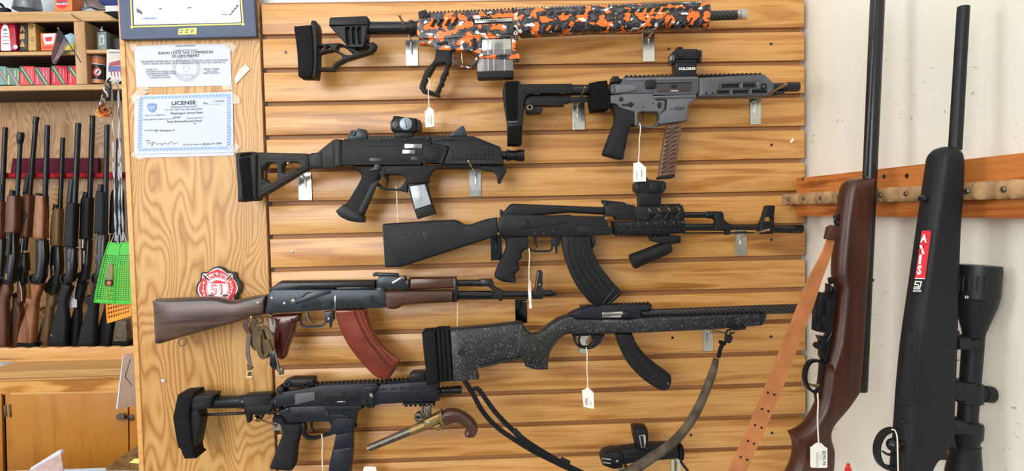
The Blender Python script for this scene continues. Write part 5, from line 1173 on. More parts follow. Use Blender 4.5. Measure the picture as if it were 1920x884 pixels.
PM(t, 'seal_ticks', SEAL, [[(1000+201*math.cos(a_), 440+187*math.sin(a_)), (1000+224*math.cos(a_), 440+208*math.sin(a_)), (1000+224*math.cos(a_+.06), 440+208*math.sin(a_+.06)), (1000+201*math.cos(a_+.06), 440+187*math.sin(a_+.06))] for a_ in [k*.16 for k in range(39)]], .0010, .0003)
PM(t, 'seal_hatching', SEAL, [[(850+24*k, 520+(k % 3)*16), (858+24*k, 516+(k % 3)*16), (876+24*k, 570+(k % 4)*10), (868+24*k, 574+(k % 4)*10)] for k in range(12)]+[[(880+26*k, 300+(k % 3)*14), (890+26*k, 300+(k % 3)*14), (890+26*k, 372), (880+26*k, 372)] for k in range(10)], .0010, .0003)
TX(t, 'lettering', INK, 'STATE OF IDAHO', 980, 54, 30, .0014, -1, bold=.01); TX(t, 'lettering', INK, 'established in this state by', 985, 126, 26, .0014, -1)
TX(t, 'lettering', INKD, 'IDAHO STATE TAX COMMISSION', 985, 172, 46, .0014, -.6, bold=0, sx=.95); TX(t, 'lettering', INKD, "SELLER'S PERMIT", 985, 230, 46, .0014, -.6, bold=0)
TX(t, 'lettering', INK, 'THE BUSINESS NAMED BELOW IS AUTHORIZED TO COLLECT SALES TAX IN IDAHO', 960, 312, 30, .0014, -.3, sx=.93); TX(t, 'lettering', INK, 'STATE, UNLESS REVOKED, IN ACCORDANCE WITH TITLE 63 CHAPTER 36', 955, 352, 30, .0014, -.3, sx=1.0)
for i, (s, x) in enumerate((('ISSUED TO', 405), ('WASHINGTON STREET PAWN', 560), ('WASHINGTON STREET PAWN', 570), ('551 WASHINGTON ST', 520), ('TWIN FALLS ID 83301', 550))): TX(t, 'lettering', INK, s, x, 462+35*i, 26, .0014)
for i, s in enumerate(('PERMIT NUMBER', 'TYPE: SALES', 'EFFECTIVE DATE')): TX(t, 'lettering', INK, s, 1430, 452+36*i, 26, .0014)
for i, q in enumerate(('20,40 140,20 150,110 60,150', '1640,10 1780,0 1860,70 1800,180 1740,110', '130,740 300,740 380,800 200,830', '1600,735 1780,730 1800,800 1640,820')): P(t, 'tape', TAPE, q, .0012, .0003, 0)
use('P5')
t = Thing('business_license', 'white licence certificate with blue chain border taped on the plywood', 'notice', W(348, 292, -.001), -.001)
P(t, 'under_sheet', PAPER, '80,90 1290,60 1300,830 120,860 76,800', .0006, .0005, 0); P(t, 'sheet', mat('licence_paper', rgb(198, 208, 224), .7, var=.02), '120,95 1285,45 1296,790 110,815', .0018, .0005, 0)
P(t, 'border', BLUEL, '136,108 1258,70 1262,752 118,780', .0022, .0003, 0, holes=['182,140 1212,118 1214,714 164,740'])
bl = []
for i in range(26): x = 150+42*i; y = 104-1.45*i*.9; bl.append([(x, y+4), (x+14, y+4), (x+38, y+30), (x+24, y+30)])
for i in range(26): x = 130+42*i; y = 748-1.05*i; bl.append([(x, y+26), (x+14, y+26), (x+38, y), (x+24, y)])
for i in range(17): y = 140+36*i; bl.append([(134-i, y+24), (134-i, y+12), (176-i, y-6), (176-i, y+6)])
for i in range(17): y = 110+36*i; bl.append([(1216, y+28), (1216, y+16), (1256, y-6), (1256, y+6)])
PM(t, 'chain_pattern', BLUEI, bl, .0024, .0002)
TX(t, 'lettering', INKD, 'LICENSE', 682, 186, 46, .0024, -1, bold=.015, sx=1.25); P(t, 'crest', BLUEI, '240,200 300,188 350,200 350,250 330,285 298,300 260,285 242,250', .0024, .0002, 0, sm=True); TX(t, 'lettering', PAPER, 'LST', 296, 244, 34, .0027, bold=.03)
for (s, x, y, h, m_) in (('TWIN FALLS POLICE DEPT', 682, 234, 20, INK), ('P.O. Box 1907, Twin Falls, Idaho 83303', 685, 264, 20, INK), ('Washington Street Pawn', 718, 308, 28, INKD), ('This is to certify that', 328, 334, 20, INK), ('having paid the required fee of  $', 370, 384, 19, INK), ('$50.00', 600, 362, 22, INKD), ('is hereby licensed as', 822, 368, 18, INK), ('Pawn Broker/Second Hand', 690, 410, 27, INKD), ('in premises at', 280, 518, 20, INK), ('551 Washington St', 450, 524, 22, INKD), ('Date', 242, 646, 18, INK), ('This license expires on', 790, 694, 18, INK), ('January 31, 2024', 1036, 684, 24, INKD), ('No. ________', 1040, 186, 28, INKD), ('1-10-2024', 1108, 164, 24, INK)): TX(t, 'lettering', m_, s, x, y, h, .0024, -1)
S(t, 'signature', INK, '228,685 270,670 300,690 290,712 310,660 350,690 400,680 410,700 450,676 490,690 530,656 560,690 600,670', 5, .0025, .0002); P(t, 'pointer_mark', INKD, '806,424 836,440 818,446', .0024, .0002, 0)
for q in ('30,110 110,30 280,40 180,90 60,190', '1290,60 1370,120 1370,190 1290,200', '60,790 30,830 130,880 220,870', '1310,660 1375,720 1340,790 1296,790'): P(t, 'tape', TAPE, q, .0024, .0003, 0)
use('X'); t = Thing('tape_scrap', 'crumpled scrap of clear tape right of the permit', 'tape', W(455, 140, -.002), -.002); P(t, 'strip', clear('frosted_tape', rgb(226, 226, 222), .6, .3), '655,420 680,375 715,342 738,370 700,410 662,450', .0008, .0004, 0)
t = Thing('tape_scrap', 'tiny white sticker scrap low on the plywood under the rifle butt', 'tape', W(304, 715, -.002), -.002); use('I'); P(t, 'strip', PAPER, '80,855 108,852 112,868 92,874', .0008, .0004, 0)
use('P7')
t = Thing('fire_department_patch', 'red and black fire department emblem with number 51 above the wooden stock', 'emblem', W(408, 560, -.004), -.004)
P(t, 'backing', mat('patch_black', rgb(26, 30, 30), .6), '640,112 720,125 790,165 850,210 920,225 1010,235 1030,300 1060,370 1110,430 1140,520 1120,620 1060,720 1020,860 640,900 330,840 260,740 200,660 190,560 215,470 270,390 285,310 290,250 340,232 430,225 500,165 570,125', .006, .007, .0012, sm=True)
P(t, 'white_edge', WHITE, '640,148 700,162 770,205 840,260 915,262 950,290 960,370 1020,440 1056,540 1040,640 980,720 960,830 640,860 340,790 250,680 228,580 260,480 315,400 325,300 350,262 430,262 500,205 570,162', .0066, .001, 0, sm=True)
P(t, 'red_field', RED, '640,165 760,215 830,270 880,285 800,360 640,330 480,360 400,290 500,220', .0072, .0008, 0, sm=False); P(t, 'red_field', RED, '345,340 420,410 395,520 400,640 440,760 360,750 280,680 252,590 280,480', .0072, .0008, 0, sm=True); P(t, 'red_field', RED, '925,320 960,390 1020,470 1032,580 1000,680 945,790 870,770 880,660 890,560 860,420', .0072, .0008, 0, sm=True)
P(t, 'center_ring', mat('patch_pink', rgb(244, 150, 166), .6), circ(640, 560, 242, 30), .0076, .0008, 0); P(t, 'center_disc', WHITE, circ(640, 565, 212, 30), .0080, .0008, 0); P(t, 'center_band', RED, '460,462 540,430 600,395 680,400 810,440 812,466', .0084, .0006, 0)
for q in ('330,300 350,280 465,385 440,402', '930,285 915,272 815,380 840,395'): P(t, 'axe', BLKM, q, .0078, .0006, 0)
TX(t, 'lettering', RED, '51', 640, 600, 200, .0086, bold=.035, sx=1.0); TX(t, 'lettering', WHITE, '51', 640, 600, 180, .0090, bold=-.012, sx=1.04)
for (ch, a) in zip('JEROME CITY', [-43+8.6*i for i in range(11)]): TX(t, 'lettering', WHITE, ch, 636+290*math.sin(math.radians(a*.92)), 560-290*math.cos(math.radians(a*.92)), 56, .0078, a*.9, bold=.03)
for i, ch in enumerate('FIRE'): TX(t, 'lettering', WHITE, ch, 355-10*(i in (1, 2))+14*(i == 3), 460+82*i, 62, .0078, -12*(i-1), bold=.03)
for i, ch in enumerate('RURAL'): TX(t, 'lettering', WHITE, ch, 905+30*math.sin(i*.8), 440+64*i, 52, .0078, 60, bold=.03)
PM(t, 'skyline', BLKM, [[(450+i*22, 730), (458+i*22, 700-(i % 3)*14), (466+i*22, 706), (472+i*22, 730)] for i in range(5)]+[[(740+i*22, 730), (748+i*22, 700-(i % 3)*14), (756+i*22, 706), (762+i*22, 730)] for i in range(5)], .0088, .0005)
# ------------------------------------------------------------------ far left: shelves, gun rack and base cabinet in the room behind
YB = 1.60; YF = 1.34; YG = 1.50
def bz(py, y, px=100): return float(W(px, py, y)[2])
def bxx(px, y, py=100): return float(W(px, py, y)[0])
XL = bxx(-150, YF); XR = bxx(262, YF)
use('W')
t = Thing('wall_shelf_unit', 'pale pine shelf unit of open compartments above the gun rack', 'shelf', ((XL+XR)/2, 1.5, bz(170, YF)), YF)
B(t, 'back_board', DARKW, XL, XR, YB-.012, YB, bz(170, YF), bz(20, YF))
def board(name, y0, y1, x0=XL, x1=XR, m_=PINE):
    o = B(t, name, m_, x0, x1, YF, YF+.02, bz(y1, YF), bz(y0, YF), .002); zc_ = (bz(y0, YF)+bz(y1, YF))/2
    B(t, name+'_deck', DARKW, x0, x1, YF+.0205, YB-.013, zc_-.008, bz(y0, YF)-.0003, parent=o)  # deck coloured dark to hold the shade under the shelf above
board('top_shelf', 21, 40); xd0, xd1 = bxx(140, YF), bxx(161, YF)
board('shelf', 96, 103, XL, xd0-.001); board('shelf', 94, 101, xd1+.001, XR); board('bottom_shelf', 159.5, 169)
B(t, 'divider', PINEZ, xd0, xd1, YF+.001, YB-.013, bz(159, YF), bz(40.5, YF), .002)
t = Thing('rack_back_panel', 'light plywood back panel behind the leaning shotguns', 'panel', ((XL+XR)/2, YB+.01, bz(660, YB)), YB)
B(t, 'veneer_sheet', PLYB, XL, XR, YB+.002, YB+.02, bz(672, YB), bz(168, YB))
# gun rack
t = Thing('padded_barrel_rest', 'maroon felt board and red notched barrel rest behind the shotguns', 'rack', (bxx(100, 1.58), 1.57, bz(334, 1.56)), 1.575)
P(t, 'felt_board', MAROON, '23,297 184,296 184,326 18,328', .0, .02, .004)
for i, (a, b) in enumerate(((-8, 8), (12, 28), (39, 55), (66, 85), (93, 111), (121, 138), (148, 164), (175, 196), (202, 222))):
    P(t, 'rest_pad', REDF, f'{a},325 {b},324 {b},333 {a},334', .065, .07, .006)
P(t, 'rest_rail', MAROON, '-40,326 262,323 262,332 -40,335', .012, .016, .002)
t = Thing('butt_rest', 'scalloped pine butt rest ledge under the shotguns', 'ledge', (bxx(100, YF), 1.45, bz(672, YF)), YF)
ledge = [(-40, 674), (-40, 656)]+[(-40+4*i, 655.5-.05*i-2.0*abs(math.sin(i*.42))) for i in range(1, 76)]+[(264, 653), (264, 672)]
P(t, 'ledge_front', TRIMW, ledge, 0, .02, .001); B(t, 'ledge_top', TRIMW, XL, XR, YF+.02, YB, bz(676, YF), bz(655, YG), .001)
B(t, 'ledge_base', TRIMW, XL, XR, YF+.001, YB, bz(693, 1.18), bz(672.5, YF), 0)
# base cabinet
YC = 1.18
zt_ = bz(692, YC); 
t = Thing('base_cabinet', 'honey oak base cabinet with flat doors under the gun rack', 'cabinet', ((bxx(-40, YC)+bxx(262, YC))/2, 1.4, 0), YC)
x0, x1 = bxx(-60, YC), bxx(275, YC)
B(t, 'worktop', wood('worktop_oak', rgb(150, 104, 54), rgb(186, 136, 78), rgb(206, 160, 100), 'X', 1, .35, .4, .4), x0, x1, YC-.02, YB, bz(706, YC), bz(693, YC), .002)
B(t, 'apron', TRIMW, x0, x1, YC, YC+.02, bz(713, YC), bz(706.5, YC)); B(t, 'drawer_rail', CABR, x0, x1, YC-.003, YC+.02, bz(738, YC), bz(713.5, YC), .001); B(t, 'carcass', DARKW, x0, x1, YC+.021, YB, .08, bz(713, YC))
use('V4')
dr = P(t, 'door', CABW, '34,358 866,352 882,1500 66,1500', .012, .016, .002); P(t, 'door', CABW, '-300,362 8,360 36,1500 -300,1500', .012, .016, .002); P(t, 'door', CABW, '876,352 1100,350 1100,1500 892,1500', .012, .016, .002)
P(t, 'door_edge', TRIMW, '66,352 866,340 866,352 70,366', .0135, .004, .001, parent=dr)
P(t, 'hinge', OLDST, '20,440 38,436 44,518 24,520', .016, .008, .002); P(t, 'hinge', OLDST, '56,434 70,432 74,520 62,520', .016, .008, .002)
T(t, 'knob', OLDST, (818, 515), (816, 515), [(0, 10), (0, 24), (1, 24)], .02, .045); P(t, 'latch', OLDST, '836,508 900,505 905,540 880,542 870,528 836,526', .02, .008, .002)
# things standing on the shelves
def item(name, label, cat, px, py, y=YF+.05, group=None): use('W'); return Thing(name, label, cat, W(px, py, y), y, group)
SHY = YF+.06
t = item('metal_shade', 'dull grey conical metal shade on the shelf unit top', 'shade', 52, 20, SHY+.08)
T(t, 'shade', mat('galvanised', rgb(130, 136, 144), .4, .7, var=.5, vs=40), (52, 20.5), (52, -40), [(0, 22.5), (.01, 23), (.33, 20), (1, 13)], 0, n=28)
t = item('dark_bracket', 'dark bent metal bracket at the far left of the shelf top', 'bracket', 4, 20, SHY+.02); S(t, 'arm', BLKM, '-20,-6 -4,6 4,10 10,20', [6, 6, 5, 4], 0, None); P(t, 'foot', BLKM, '-14,14 12,14 13,21 -14,21', .0, .03, .002)
t = item('orange_tin', 'orange tin with round red label on the shelf top', 'tin', 119, 20, SHY)
P(t, 'tin', mat('orange_tin_paint', rgb(232, 118, 40), .4), '102,-40 134,-40 135.5,20.5 102.5,21', .02, .08, .004); P(t, 'label', RED, circ(116, 6, 11.2, 22, 10.5), .0206, .0008, 0); PM(t, 'label_band', NAVY, [[(107, 3), (126, 3), (126, 5), (107, 5)]], .0212, .0004); TX(t, 'lettering', WHITE, 'BULLSEYE', 116, 7.4, 3.4, .0214, 0, bold=.03)
t = item('dark_box', 'dark brown box beside the orange tin', 'box', 143, 20, SHY+.05); P(t, 'carton', mat('dark_carton', rgb(60, 44, 50), .6), '136,-40 149,-40 149.5,20 136,20.5', .0, .06, .002)
t = item('white_folder', 'white papers lying beside the dark box', 'papers', 160, 18, SHY+.06); P(t, 'paper', PAPER, '150,-40 158,-40 166,12 150,19', .0, .01, 0); P(t, 'blue_sheet', mat('teal_paper', rgb(86, 132, 158), .6), '151,17 166,11 172,13 172,15 152,20', .02, .01, 0); P(t, 'paper', PAPER, '152,20 172,15 182,19 182,20.5', .028, .01, 0)
t = item('carved_wood', 'brown carved wood piece sloping across the shelf top', 'carving', 175, 18, SHY); P(t, 'body', GRIPW, '152,-20 168,-30 200,-30 200,8 196,19 190,19 176,15 160,9', .02, .05, .006, sm=True)
t = item('baseball_cap', 'blue and white cap with black brim at the shelf end', 'cap', 207, 28, YF-.01)
P(t, 'crown', mat('cap_blue', rgb(34, 52, 112), .8), '188,4 196,-20 224,-30 226,12 196,10 190,8', .03, .08, .012, .02, sm=True); P(t, 'front_band', fabric('cap_white', rgb(170, 176, 180), rgb(226, 226, 222), 200), '196,10 224,10 224,24 197,22', .032, .07, .004); P(t, 'brim', BLKR, '194,22 224,21 226,32 210,31 203,27', .045, .05, .005, sm=True)
t = item('red_can', 'red can with white arched label on the upper left shelf', 'can', 16, 96, SHY)
P(t, 'can', mat('red_can_paint', rgb(176, 24, 48), .3), '-6,95.5 -5,44 2,41 26,41 30,44 33,95.5', .02, .07, .008); P(t, 'label', WHITE, '2,95 2,58 5,48 9,45 14,48 17,58 20,95', .0206, .0008, 0); PM(t, 'label_print', RED, [[(4, 68), (17, 68), (17, 70), (4, 70)], [(4, 76), (17, 76), (18, 77), (4, 77)]], .0212, .0004); PM(t, 'label_print', INK, [[(6, 54), (13, 54), (13, 58), (6, 58)], [(6, 62), (14, 62), (14, 64), (6, 64)], [(5, 81), (17, 81), (17, 83), (5, 83)]], .0212, .0004); Dk(t, 'round_mark', PAPER, 29, 88, 4, .0206, .0005, 0)
t = item('black_gold_box', 'black and gold powder box on the upper left shelf', 'box', 44, 95, SHY); P(t, 'carton', mat('black_carton', rgb(40, 34, 32), .5), '36,95.5 36,41.5 51,41 51.5,95', .01, .06, .002)
GLD = mat('gold_print', rgb(190, 154, 84), .5); PM(t, 'gold_print', GLD, [[(38, 59), (41, 47), (44, 59)], [(41, 59), (43, 49), (46, 59)], [(37, 64), (46, 63), (46, 73), (37, 74)], [(37, 88), (42, 75), (47, 88)]], .0106, .0006)
t = item('gold_box', 'slim gold box standing beside the black box', 'box', 60, 95, SHY); P(t, 'carton', GLD, '52.5,95 52.5,42 66,44 68,95', .012, .06, .002); Dk(t, 'round_print', BLKM, 58.5, 50, 3.3, .0126, .0005, 0, 2); TX(t, 'lettering', BLKM, '12', 61, 73, 6, .0126, 90); P(t, 'side_print', DEEP, '50.9,94.5 50.9,43 52.3,42.5 52.3,94.6', .011, .05, 0)
t = item('orange_white_box', 'orange and white carton in the middle of the upper shelf', 'carton', 90, 95, SHY); P(t, 'carton', mat('orange_carton', rgb(224, 104, 44), .5), '75.5,62 106,62 107,95 77,95', .012, .07, .002); P(t, 'panel', WHITE, '79,64 104,62.5 100,82 84,84', .0126, .0006, 0); PM(t, 'print', RED, [[(84, 70), (98, 69), (97, 77), (86, 78)], [(80, 88), (102, 87), (102, 90), (80, 91)]], .0132, .0004)
t = item('yellow_bag', 'pale blue and yellow packet beside the upright divider', 'packet', 131, 95, SHY); P(t, 'packet', mat('packet_blue', rgb(150, 186, 208), .4, var=.3, vs=60), '119,66 132,61 139.5,66 140,95 119,95', .012, .05, .006); P(t, 'yellow_panel', mat('packet_yellow', rgb(228, 200, 40), .5), '120,88 138,80 139,94 122,94', .0128, .0008, 0)
t = item('desk_flag', 'small faded american flag on a black stick stuck across the shelves', 'flag', 130, 60, YF-.03)
S(t, 'stick', BLKS, '109,53 118,64 130,83 143,103 152,117', 1.7, 0, None); T(t, 'finial', BRASS, (108, 51.5), (110.5, 55), [(0, .6), (.4, 1.6), (1, 1)])
FL = mat('flag_stripe_dark', rgb(74, 46, 54), .8); FLS = mat('flag_stripe_pale', rgb(128, 108, 112), .8)
fl = P(t, 'cloth', FL, '110,55 118,65 126,78 121,86 113,94 110,112 106,118 102,121 98,118 96,108 97,98 100,88 103,78 106,66', .002, .003, .001, sm=True); P(t, 'canton', mat('flag_navy', rgb(34, 34, 46), .8), '110,56 117,65 119,70 113,82 105,76 107,64', .0035, .002, 0, parent=fl)
PM(t, 'stripes', FLS, [[(120.2+2.0*i, 72+3.1*i), (121.4+2.0*i, 73.8+3.1*i), (101+3.0*i, 117.5-2.6*i), (99.6+3.0*i, 116-2.6*i)] for i in range(4)], .0028, .001, parent=fl)
s_ = item('bent_wire', 'thin dark wire lying across the shelf front', 'wire', 140, 33, YF-.008); S(s_, 'wire', BLKS, '133,26 140,32 152,38.5', 1.3, 0, None)
AMC = {'red': mat('ammo_red', rgb(196, 30, 52), .5), 'brightred': mat('ammo_bright_red', rgb(222, 62, 66), .5), 'pink': mat('ammo_faded_red', rgb(184, 66, 88), .5), 'green': mat('ammo_green', rgb(92, 128, 112), .5), 'teal': mat('ammo_teal', rgb(110, 150, 156), .5)}
DKG = mat('ammo_stripe_green', rgb(40, 92, 66), .5); PGR = mat('ammo_stripe_pale', rgb(176, 202, 160), .5); PNK = mat('ammo_stripe_pink', rgb(212, 130, 144), .5)
for i, (x0_, x1_, y0_, c, st, lab) in enumerate(((-8, 10.5, 124, 'teal', PNK, 'pale teal cartridge box at the far left of the lower shelf'), (10.8, 35.5, 127, 'green', PNK, 'green cartridge box with pink diagonal stripe'), (36.5, 64, 124, 'brightred', PGR, 'bright red cartridge box with teal diagonal stripe'), (64.5, 93, 126, 'pink', PGR, 'faded red cartridge box with pale diagonal stripe'), (96, 126, 123, 'red', PGR, 'deep red cartridge box right of the dark gap'), (127, 144, 123, 'red', PGR, 'deep red cartridge box tight against the divider'))):
    t = item('cartridge_box', lab, 'box', (x0_+x1_)/2, 159, SHY-.03, 'cartridge boxes on the lower shelf'); wd = min(x1_-x0_, 28)
    b_ = P(t, 'carton', AMC[c], [(x0_, y0_), (x1_, y0_+.5), (x1_, 159), (x0_, 159.3)], .012, .06, .0015)
    xe = x1_ if x1_ < 140 else 143.5; k = (xe-x0_)/28 if i == 5 else 1
    P(t, 'stripe_edge', DKG if c not in ('green', 'teal') else AMC['green'], [(x0_+.3, y0_+.3), (x0_+6, y0_+.3), (x0_+6+22*k, y0_+35*k), (x0_+22*k-2, y0_+35*k), (x0_+.3, y0_+8)], .0124, .0006, 0, parent=b_)
    P(t, 'stripe', st, [(x0_+3, y0_+3), (x0_+5, y0_+3), (x0_+4.5+20*k, y0_+33*k), (x0_+2.5+20*k, y0_+33*k)], .0128, .0006, 0, parent=b_)
    PM(t, 'print', PNK if c not in ('green', 'teal') else PGR, [[(x0_+4, y0_+14), (x0_+6.5, y0_+14), (x0_+7, y0_+32), (x0_+4.5, y0_+32)], [(x0_+16, y0_+5), (x0_+18, y0_+5), (x0_+18.5, y0_+17), (x0_+16.5, y0_+17)]]+([[(x0_+22, y0_+5), (x0_+23.5, y0_+5), (x0_+24, y0_+24), (x0_+22.5, y0_+24)]] if i < 5 and i > 0 else []), .0127, .0005)
t = item('green_flask', 'small grey-green rectangular oil flask in the right compartment', 'flask', 190, 94, SHY); P(t, 'flask', mat('flask_green', rgb(116, 130, 128), .4, var=.3, vs=90), '181.5,60 199,59 200,94 182,94.3', .012, .04, .003); P(t, 'print', mat('flask_pale', rgb(190, 196, 190), .5), '186,66 195,65 196,82 186,86', .0126, .0006, 0, holes=['188,70 193,70 193,80 189,82']); T(t, 'cap', PAPER, (191, 59), (191, 50), [(0, 3), (.4, 2.5), (.5, 1.2), (1, .9)])
t = item('dark_carton', 'dark grey carton at the right edge of the compartment', 'box', 216, 94, SHY+.03); P(t, 'carton', mat('grey_carton', rgb(58, 60, 64), .5), '211,72 232,71 232,93.5 212,94', .0, .05, .002)
t = item('striped_canister', 'black canister with orange bands and round emblem in the lower right compartment', 'can', 185, 158, SHY)
T(t, 'canister', mat('canister_black', rgb(34, 26, 26), .35), (185, 158), (185, 102.5), [(0, 10.5), (.01, 11), (.97, 11), (1, 10.6)], 0, n=24)
for y0_, y1_, m_ in ((158, 150.5, mat('canister_tan', rgb(206, 140, 104), .4)), (121, 107, mat('canister_orange', rgb(206, 116, 72), .4)), (104, 102, OLDST), (110.5, 108.5, PAPER), (123, 121.5, PAPER)): T(t, 'band', m_, (185, y0_), (185, y1_), [(0, 11.15), (1, 11.15)], 0, n=24)
Dk(t, 'emblem', mat('emblem_red', rgb(206, 60, 56), .4), 182, 135, 8.2, .0275, .001, 0); Dk(t, 'emblem_disc', PAPER, 183, 135, 5.6, .028, .001, 0); P(t, 'emblem_bird', BLKM, '180,138 184,132 187,131 185,136 182,139', .0284, .0006, 0)
# shotguns leaning in the rack: each built along its own bore line
NG = [0]
def shotgun(label, muz, bar_end, r, mag, fore, rec, grip, stock, mats, extra=None, yg=None):
    """pixel outlines in the photo frame, set on the rack's own plane"""
    use('W'); wd, mt = mats
    NG[0] += 1; yg = 1.495 if NG[0] % 2 else 1.445
    t = Thing('shotgun', label, 'shotgun', W(*stock_base(stock), yg), yg, 'long guns leaning in the background rack')
    T(t, 'barrel', BLKS if r[1:] == () else r[1], muz, bar_end, [(0, r[0]*.6), (0, r[0]), (1, r[0]*1.05)], 0, n=14)
    if mag: T(t, 'magazine_tube', mag[3] if len(mag) > 3 else BLKS, mag[0], mag[1], [(0, mag[2]*.8), (.01, mag[2]), (1, mag[2])], .004, n=12)
    if fore: P(t, 'fore_end', wd, fore, .024, .044, .009, .012, sm=True, seg=3)
    P(t, 'receiver', mt, rec, .018, .036, .004, .006)
    P(t, 'stock', wd, stock, .021, .040, .010, .013, sm=True, seg=3)
    if grip: P(t, 'butt_pad', BLKR, grip, .021, .040, .003)
    if extra: extra(t)
    return t
def stock_base(s):
    p = parse(s); k = max(p, key=lambda q: q[1]); return k[0], k[1]
def guard(t, pts, w=2.4): S(t, 'trigger_guard', BLKM, pts, w, .0, .010)
SH1 = wood('gunstock_reddish', rgb(52, 26, 14), rgb(84, 46, 27), rgb(112, 68, 42), 'Z', 1.2, .4, .4, .4)
SH2 = wood('gunstock_warm', rgb(96, 52, 24), rgb(128, 76, 42), rgb(160, 106, 66), 'Z', 1.2, .4, .5, .4)
SH3 = wood('gunstock_olive', rgb(76, 52, 28), rgb(104, 76, 44), rgb(130, 100, 64), 'Z', 1.2, .4, .4, .4)
shotgun('brown shotgun cut by the left edge of the photo', (10, 239), (-1, 480), (4.2,), ((3, 346), (-4, 430), 4), '-12,380 4,378 6,384 3,450 -14,450', '-10,450 4,448 2,540 -14,540', None, '-16,538 4,536 2,560 -6,600 -10,652 -40,652', (SH1, BLKS))
shotgun('brown pump shotgun with ribbed choke bulb, third from the left edge', (39, 250), (24, 525), (3.7,), ((24, 357), (21, 376), 5), '14,368 31,367 33,374 31,430 28,438c 10,437c 11,420', '12,478 21,476 22,436 26,436 28,480 22,528 18,534 8,534 4,524', None, '6,532c 18,533c 20,545 14,562 13,590 13,655c -14,655c -8,600 0,560', (SH1, BLKS), lambda t: (T(t, 'choke', BLKS, (39.5, 248), (37, 270), [(0, 5), (.3, 6), (.8, 5.5), (1, 4)], 0, n=14), T(t, 'magazine_neck', BLKS, (20, 436), (17, 480), 5, .003), P(t, 'shell_carrier', BRASS, '10,514 13,513 13,524 10,525', .0185, .003, 0), guard(t, '7,520 1,524 -1,532 4,540')))
shotgun('dark brown shotgun with diamond fore-end and long tapered barrel', (68, 221), (47, 470), (4.0,), ((54, 328), (48, 366), 5), '47,364 57,366 58,380 55,420 53,446c 36,447c 38,400 42,372', '36,476 46,474 48,508 44,512 44,530 40,536 32,524 32,508', None, '34,524c 41,532c 44,545 42,568 38,572c 41,588 36,654c 8,656c 16,600 24,574c 24,560 32,548', (SH1, BLKS), lambda t: (P(t, 'fore_diamond', mat('checkered', rgb(52, 36, 30), .6, grain=.4, gs=800), '46,392 51,404 45,424 40,408', .0246, .002, 0), T(t, 'muzzle_sleeve', BLKS, (68.5, 219), (66, 234), [(0, 3.5), (0, 5), (1, 4.6)], 0, n=14), T(t, 'action_tube', NICK, (42, 447), (39, 478), 4, .004), P(t, 'bolt', NICK, '36,480 43,478 44,500 36,503', .0185, .003, .001), Dk(t, 'grip_cap', BLKR, 27.5, 555, 5.5, .022, .03, .003, ), P(t, 'comb_edge', OLDST, '25,568 30,566 24,610 20,640 17,640', .0215, .003, .0005), S(t, 'tag_string', STR, '36,528 40,545 41,565', 1.5, .02, None)))
shotgun('warm honey brown shotgun with wide wood fore-end', (89, 235), (80, 520), (4.4,), None, '69,366 84,367c 85,400 83,448 81,449c 63,448c 64,410 67,376', '66,450 82,450 84,480 80,520 74,533 66,534 57,526 60,518 65,510', None, '58,532c 74,534c 78,532 76,545 70,562 67,600 64,650c 32,648c 40,610 54,575 50,568 49,562 54,558 60,560', (SH2, BLKS), lambda t: (T(t, 'fore_cap', BLKS, (78, 364), (77, 368), [(0, 6), (.3, 9), (1, 9)], .003), P(t, 'butt_pad', BLKR, '32,642 65,644 64,654 30,652', .0215, .041, .003), P(t, 'loading_port', DEEP, '69,472 73,471 72,492 67,500', .0185, .001), guard(t, '65,516 58,516 57,524 62,534')))
shotgun('short olive brown pump shotgun with silver action bar', (118, 258), (108, 510), (3.8,), ((106, 384), (104, 395), 5), '101,392 111,391 113,398 111,462c 94,461c 96,420', '95,462 110,462 112,500 108,530 102,552 94,554 88,548 88,528 94,520 92,498', None, '88,548c 100,554c 104,552 102,572 97,580 96,610 90,648c 66,648c 72,630 80,600 84,592 80,586 76,580 80,576 86,580', (SH3, BLKS), lambda t: (T(t, 'action_bar', NICK, (99.5, 462), (96, 496), 3.6, .006), P(t, 'bolt', NICK, '94,500 100,498 101,516 94,519', .0185, .003, .001), P(t, 'comb_edge', OLDST, '82,600 86,598 72,640 68,648 66,648', .0215, .003, .0005), guard(t, '92,530 87,534 87,545 93,552')))
shotgun('black pump shotgun with ribbed magazine cap, fifth in the rack', (147, 231), (134, 520), (4.7,), ((136, 338), (131, 384), 5.6), '126,382 142,382 142,390 140,450 140,464c 120,464c 121,440', '122,465 139,466 138,500 133,528 126,534 118,530 118,520 122,512', None, '116,530c 130,534c 134,540 128,556 125,575 127,600 124,650c 90,650c 98,610 110,570 106,565 105,558 112,552', (BLK, BLKS), lambda t: (P(t, 'loading_port', BLUED, '126,474 131,474 131,490 126,492', .0185, .001), guard(t, '120,514 116,520 118,530 126,532'), Dk(t, 'sling_stud', OLDST, 96, 630, 2.5, .022, .004, .001)))
shotgun('black pump shotgun carrying a small white hang tag', (174, 217), (163, 520), (4.4,), ((163, 361), (160, 372), 5.5), '153,372 169,371 170,380 168,440 167,449c 149,449c 150,420', '152,466 160,464 160,450 166,450 165,490 160,525 152,532 145,528 146,516 151,508', None, '146,528c 156,532c 160,530 156,550 150,575 150,600 146,650c 122,650c 130,610 140,575 138,560 142,548', (BLK, BLKS), lambda t: (T(t, 'action_tube', NICK, (156, 449), (155, 470), 3.6, .006), P(t, 'bolt', NICK, '152,472 158,470 158,494 152,497', .0185, .003, .001), guard(t, '150,512 145,518 146,528 152,531'), S(t, 'tag_string', STR, '145,522 141,540 139,560', 1.2, .03, None), P(t, 'tag_card', PAPER, '132,562 138,559 144,563 144,577 132,577', .03, .001, 0)))
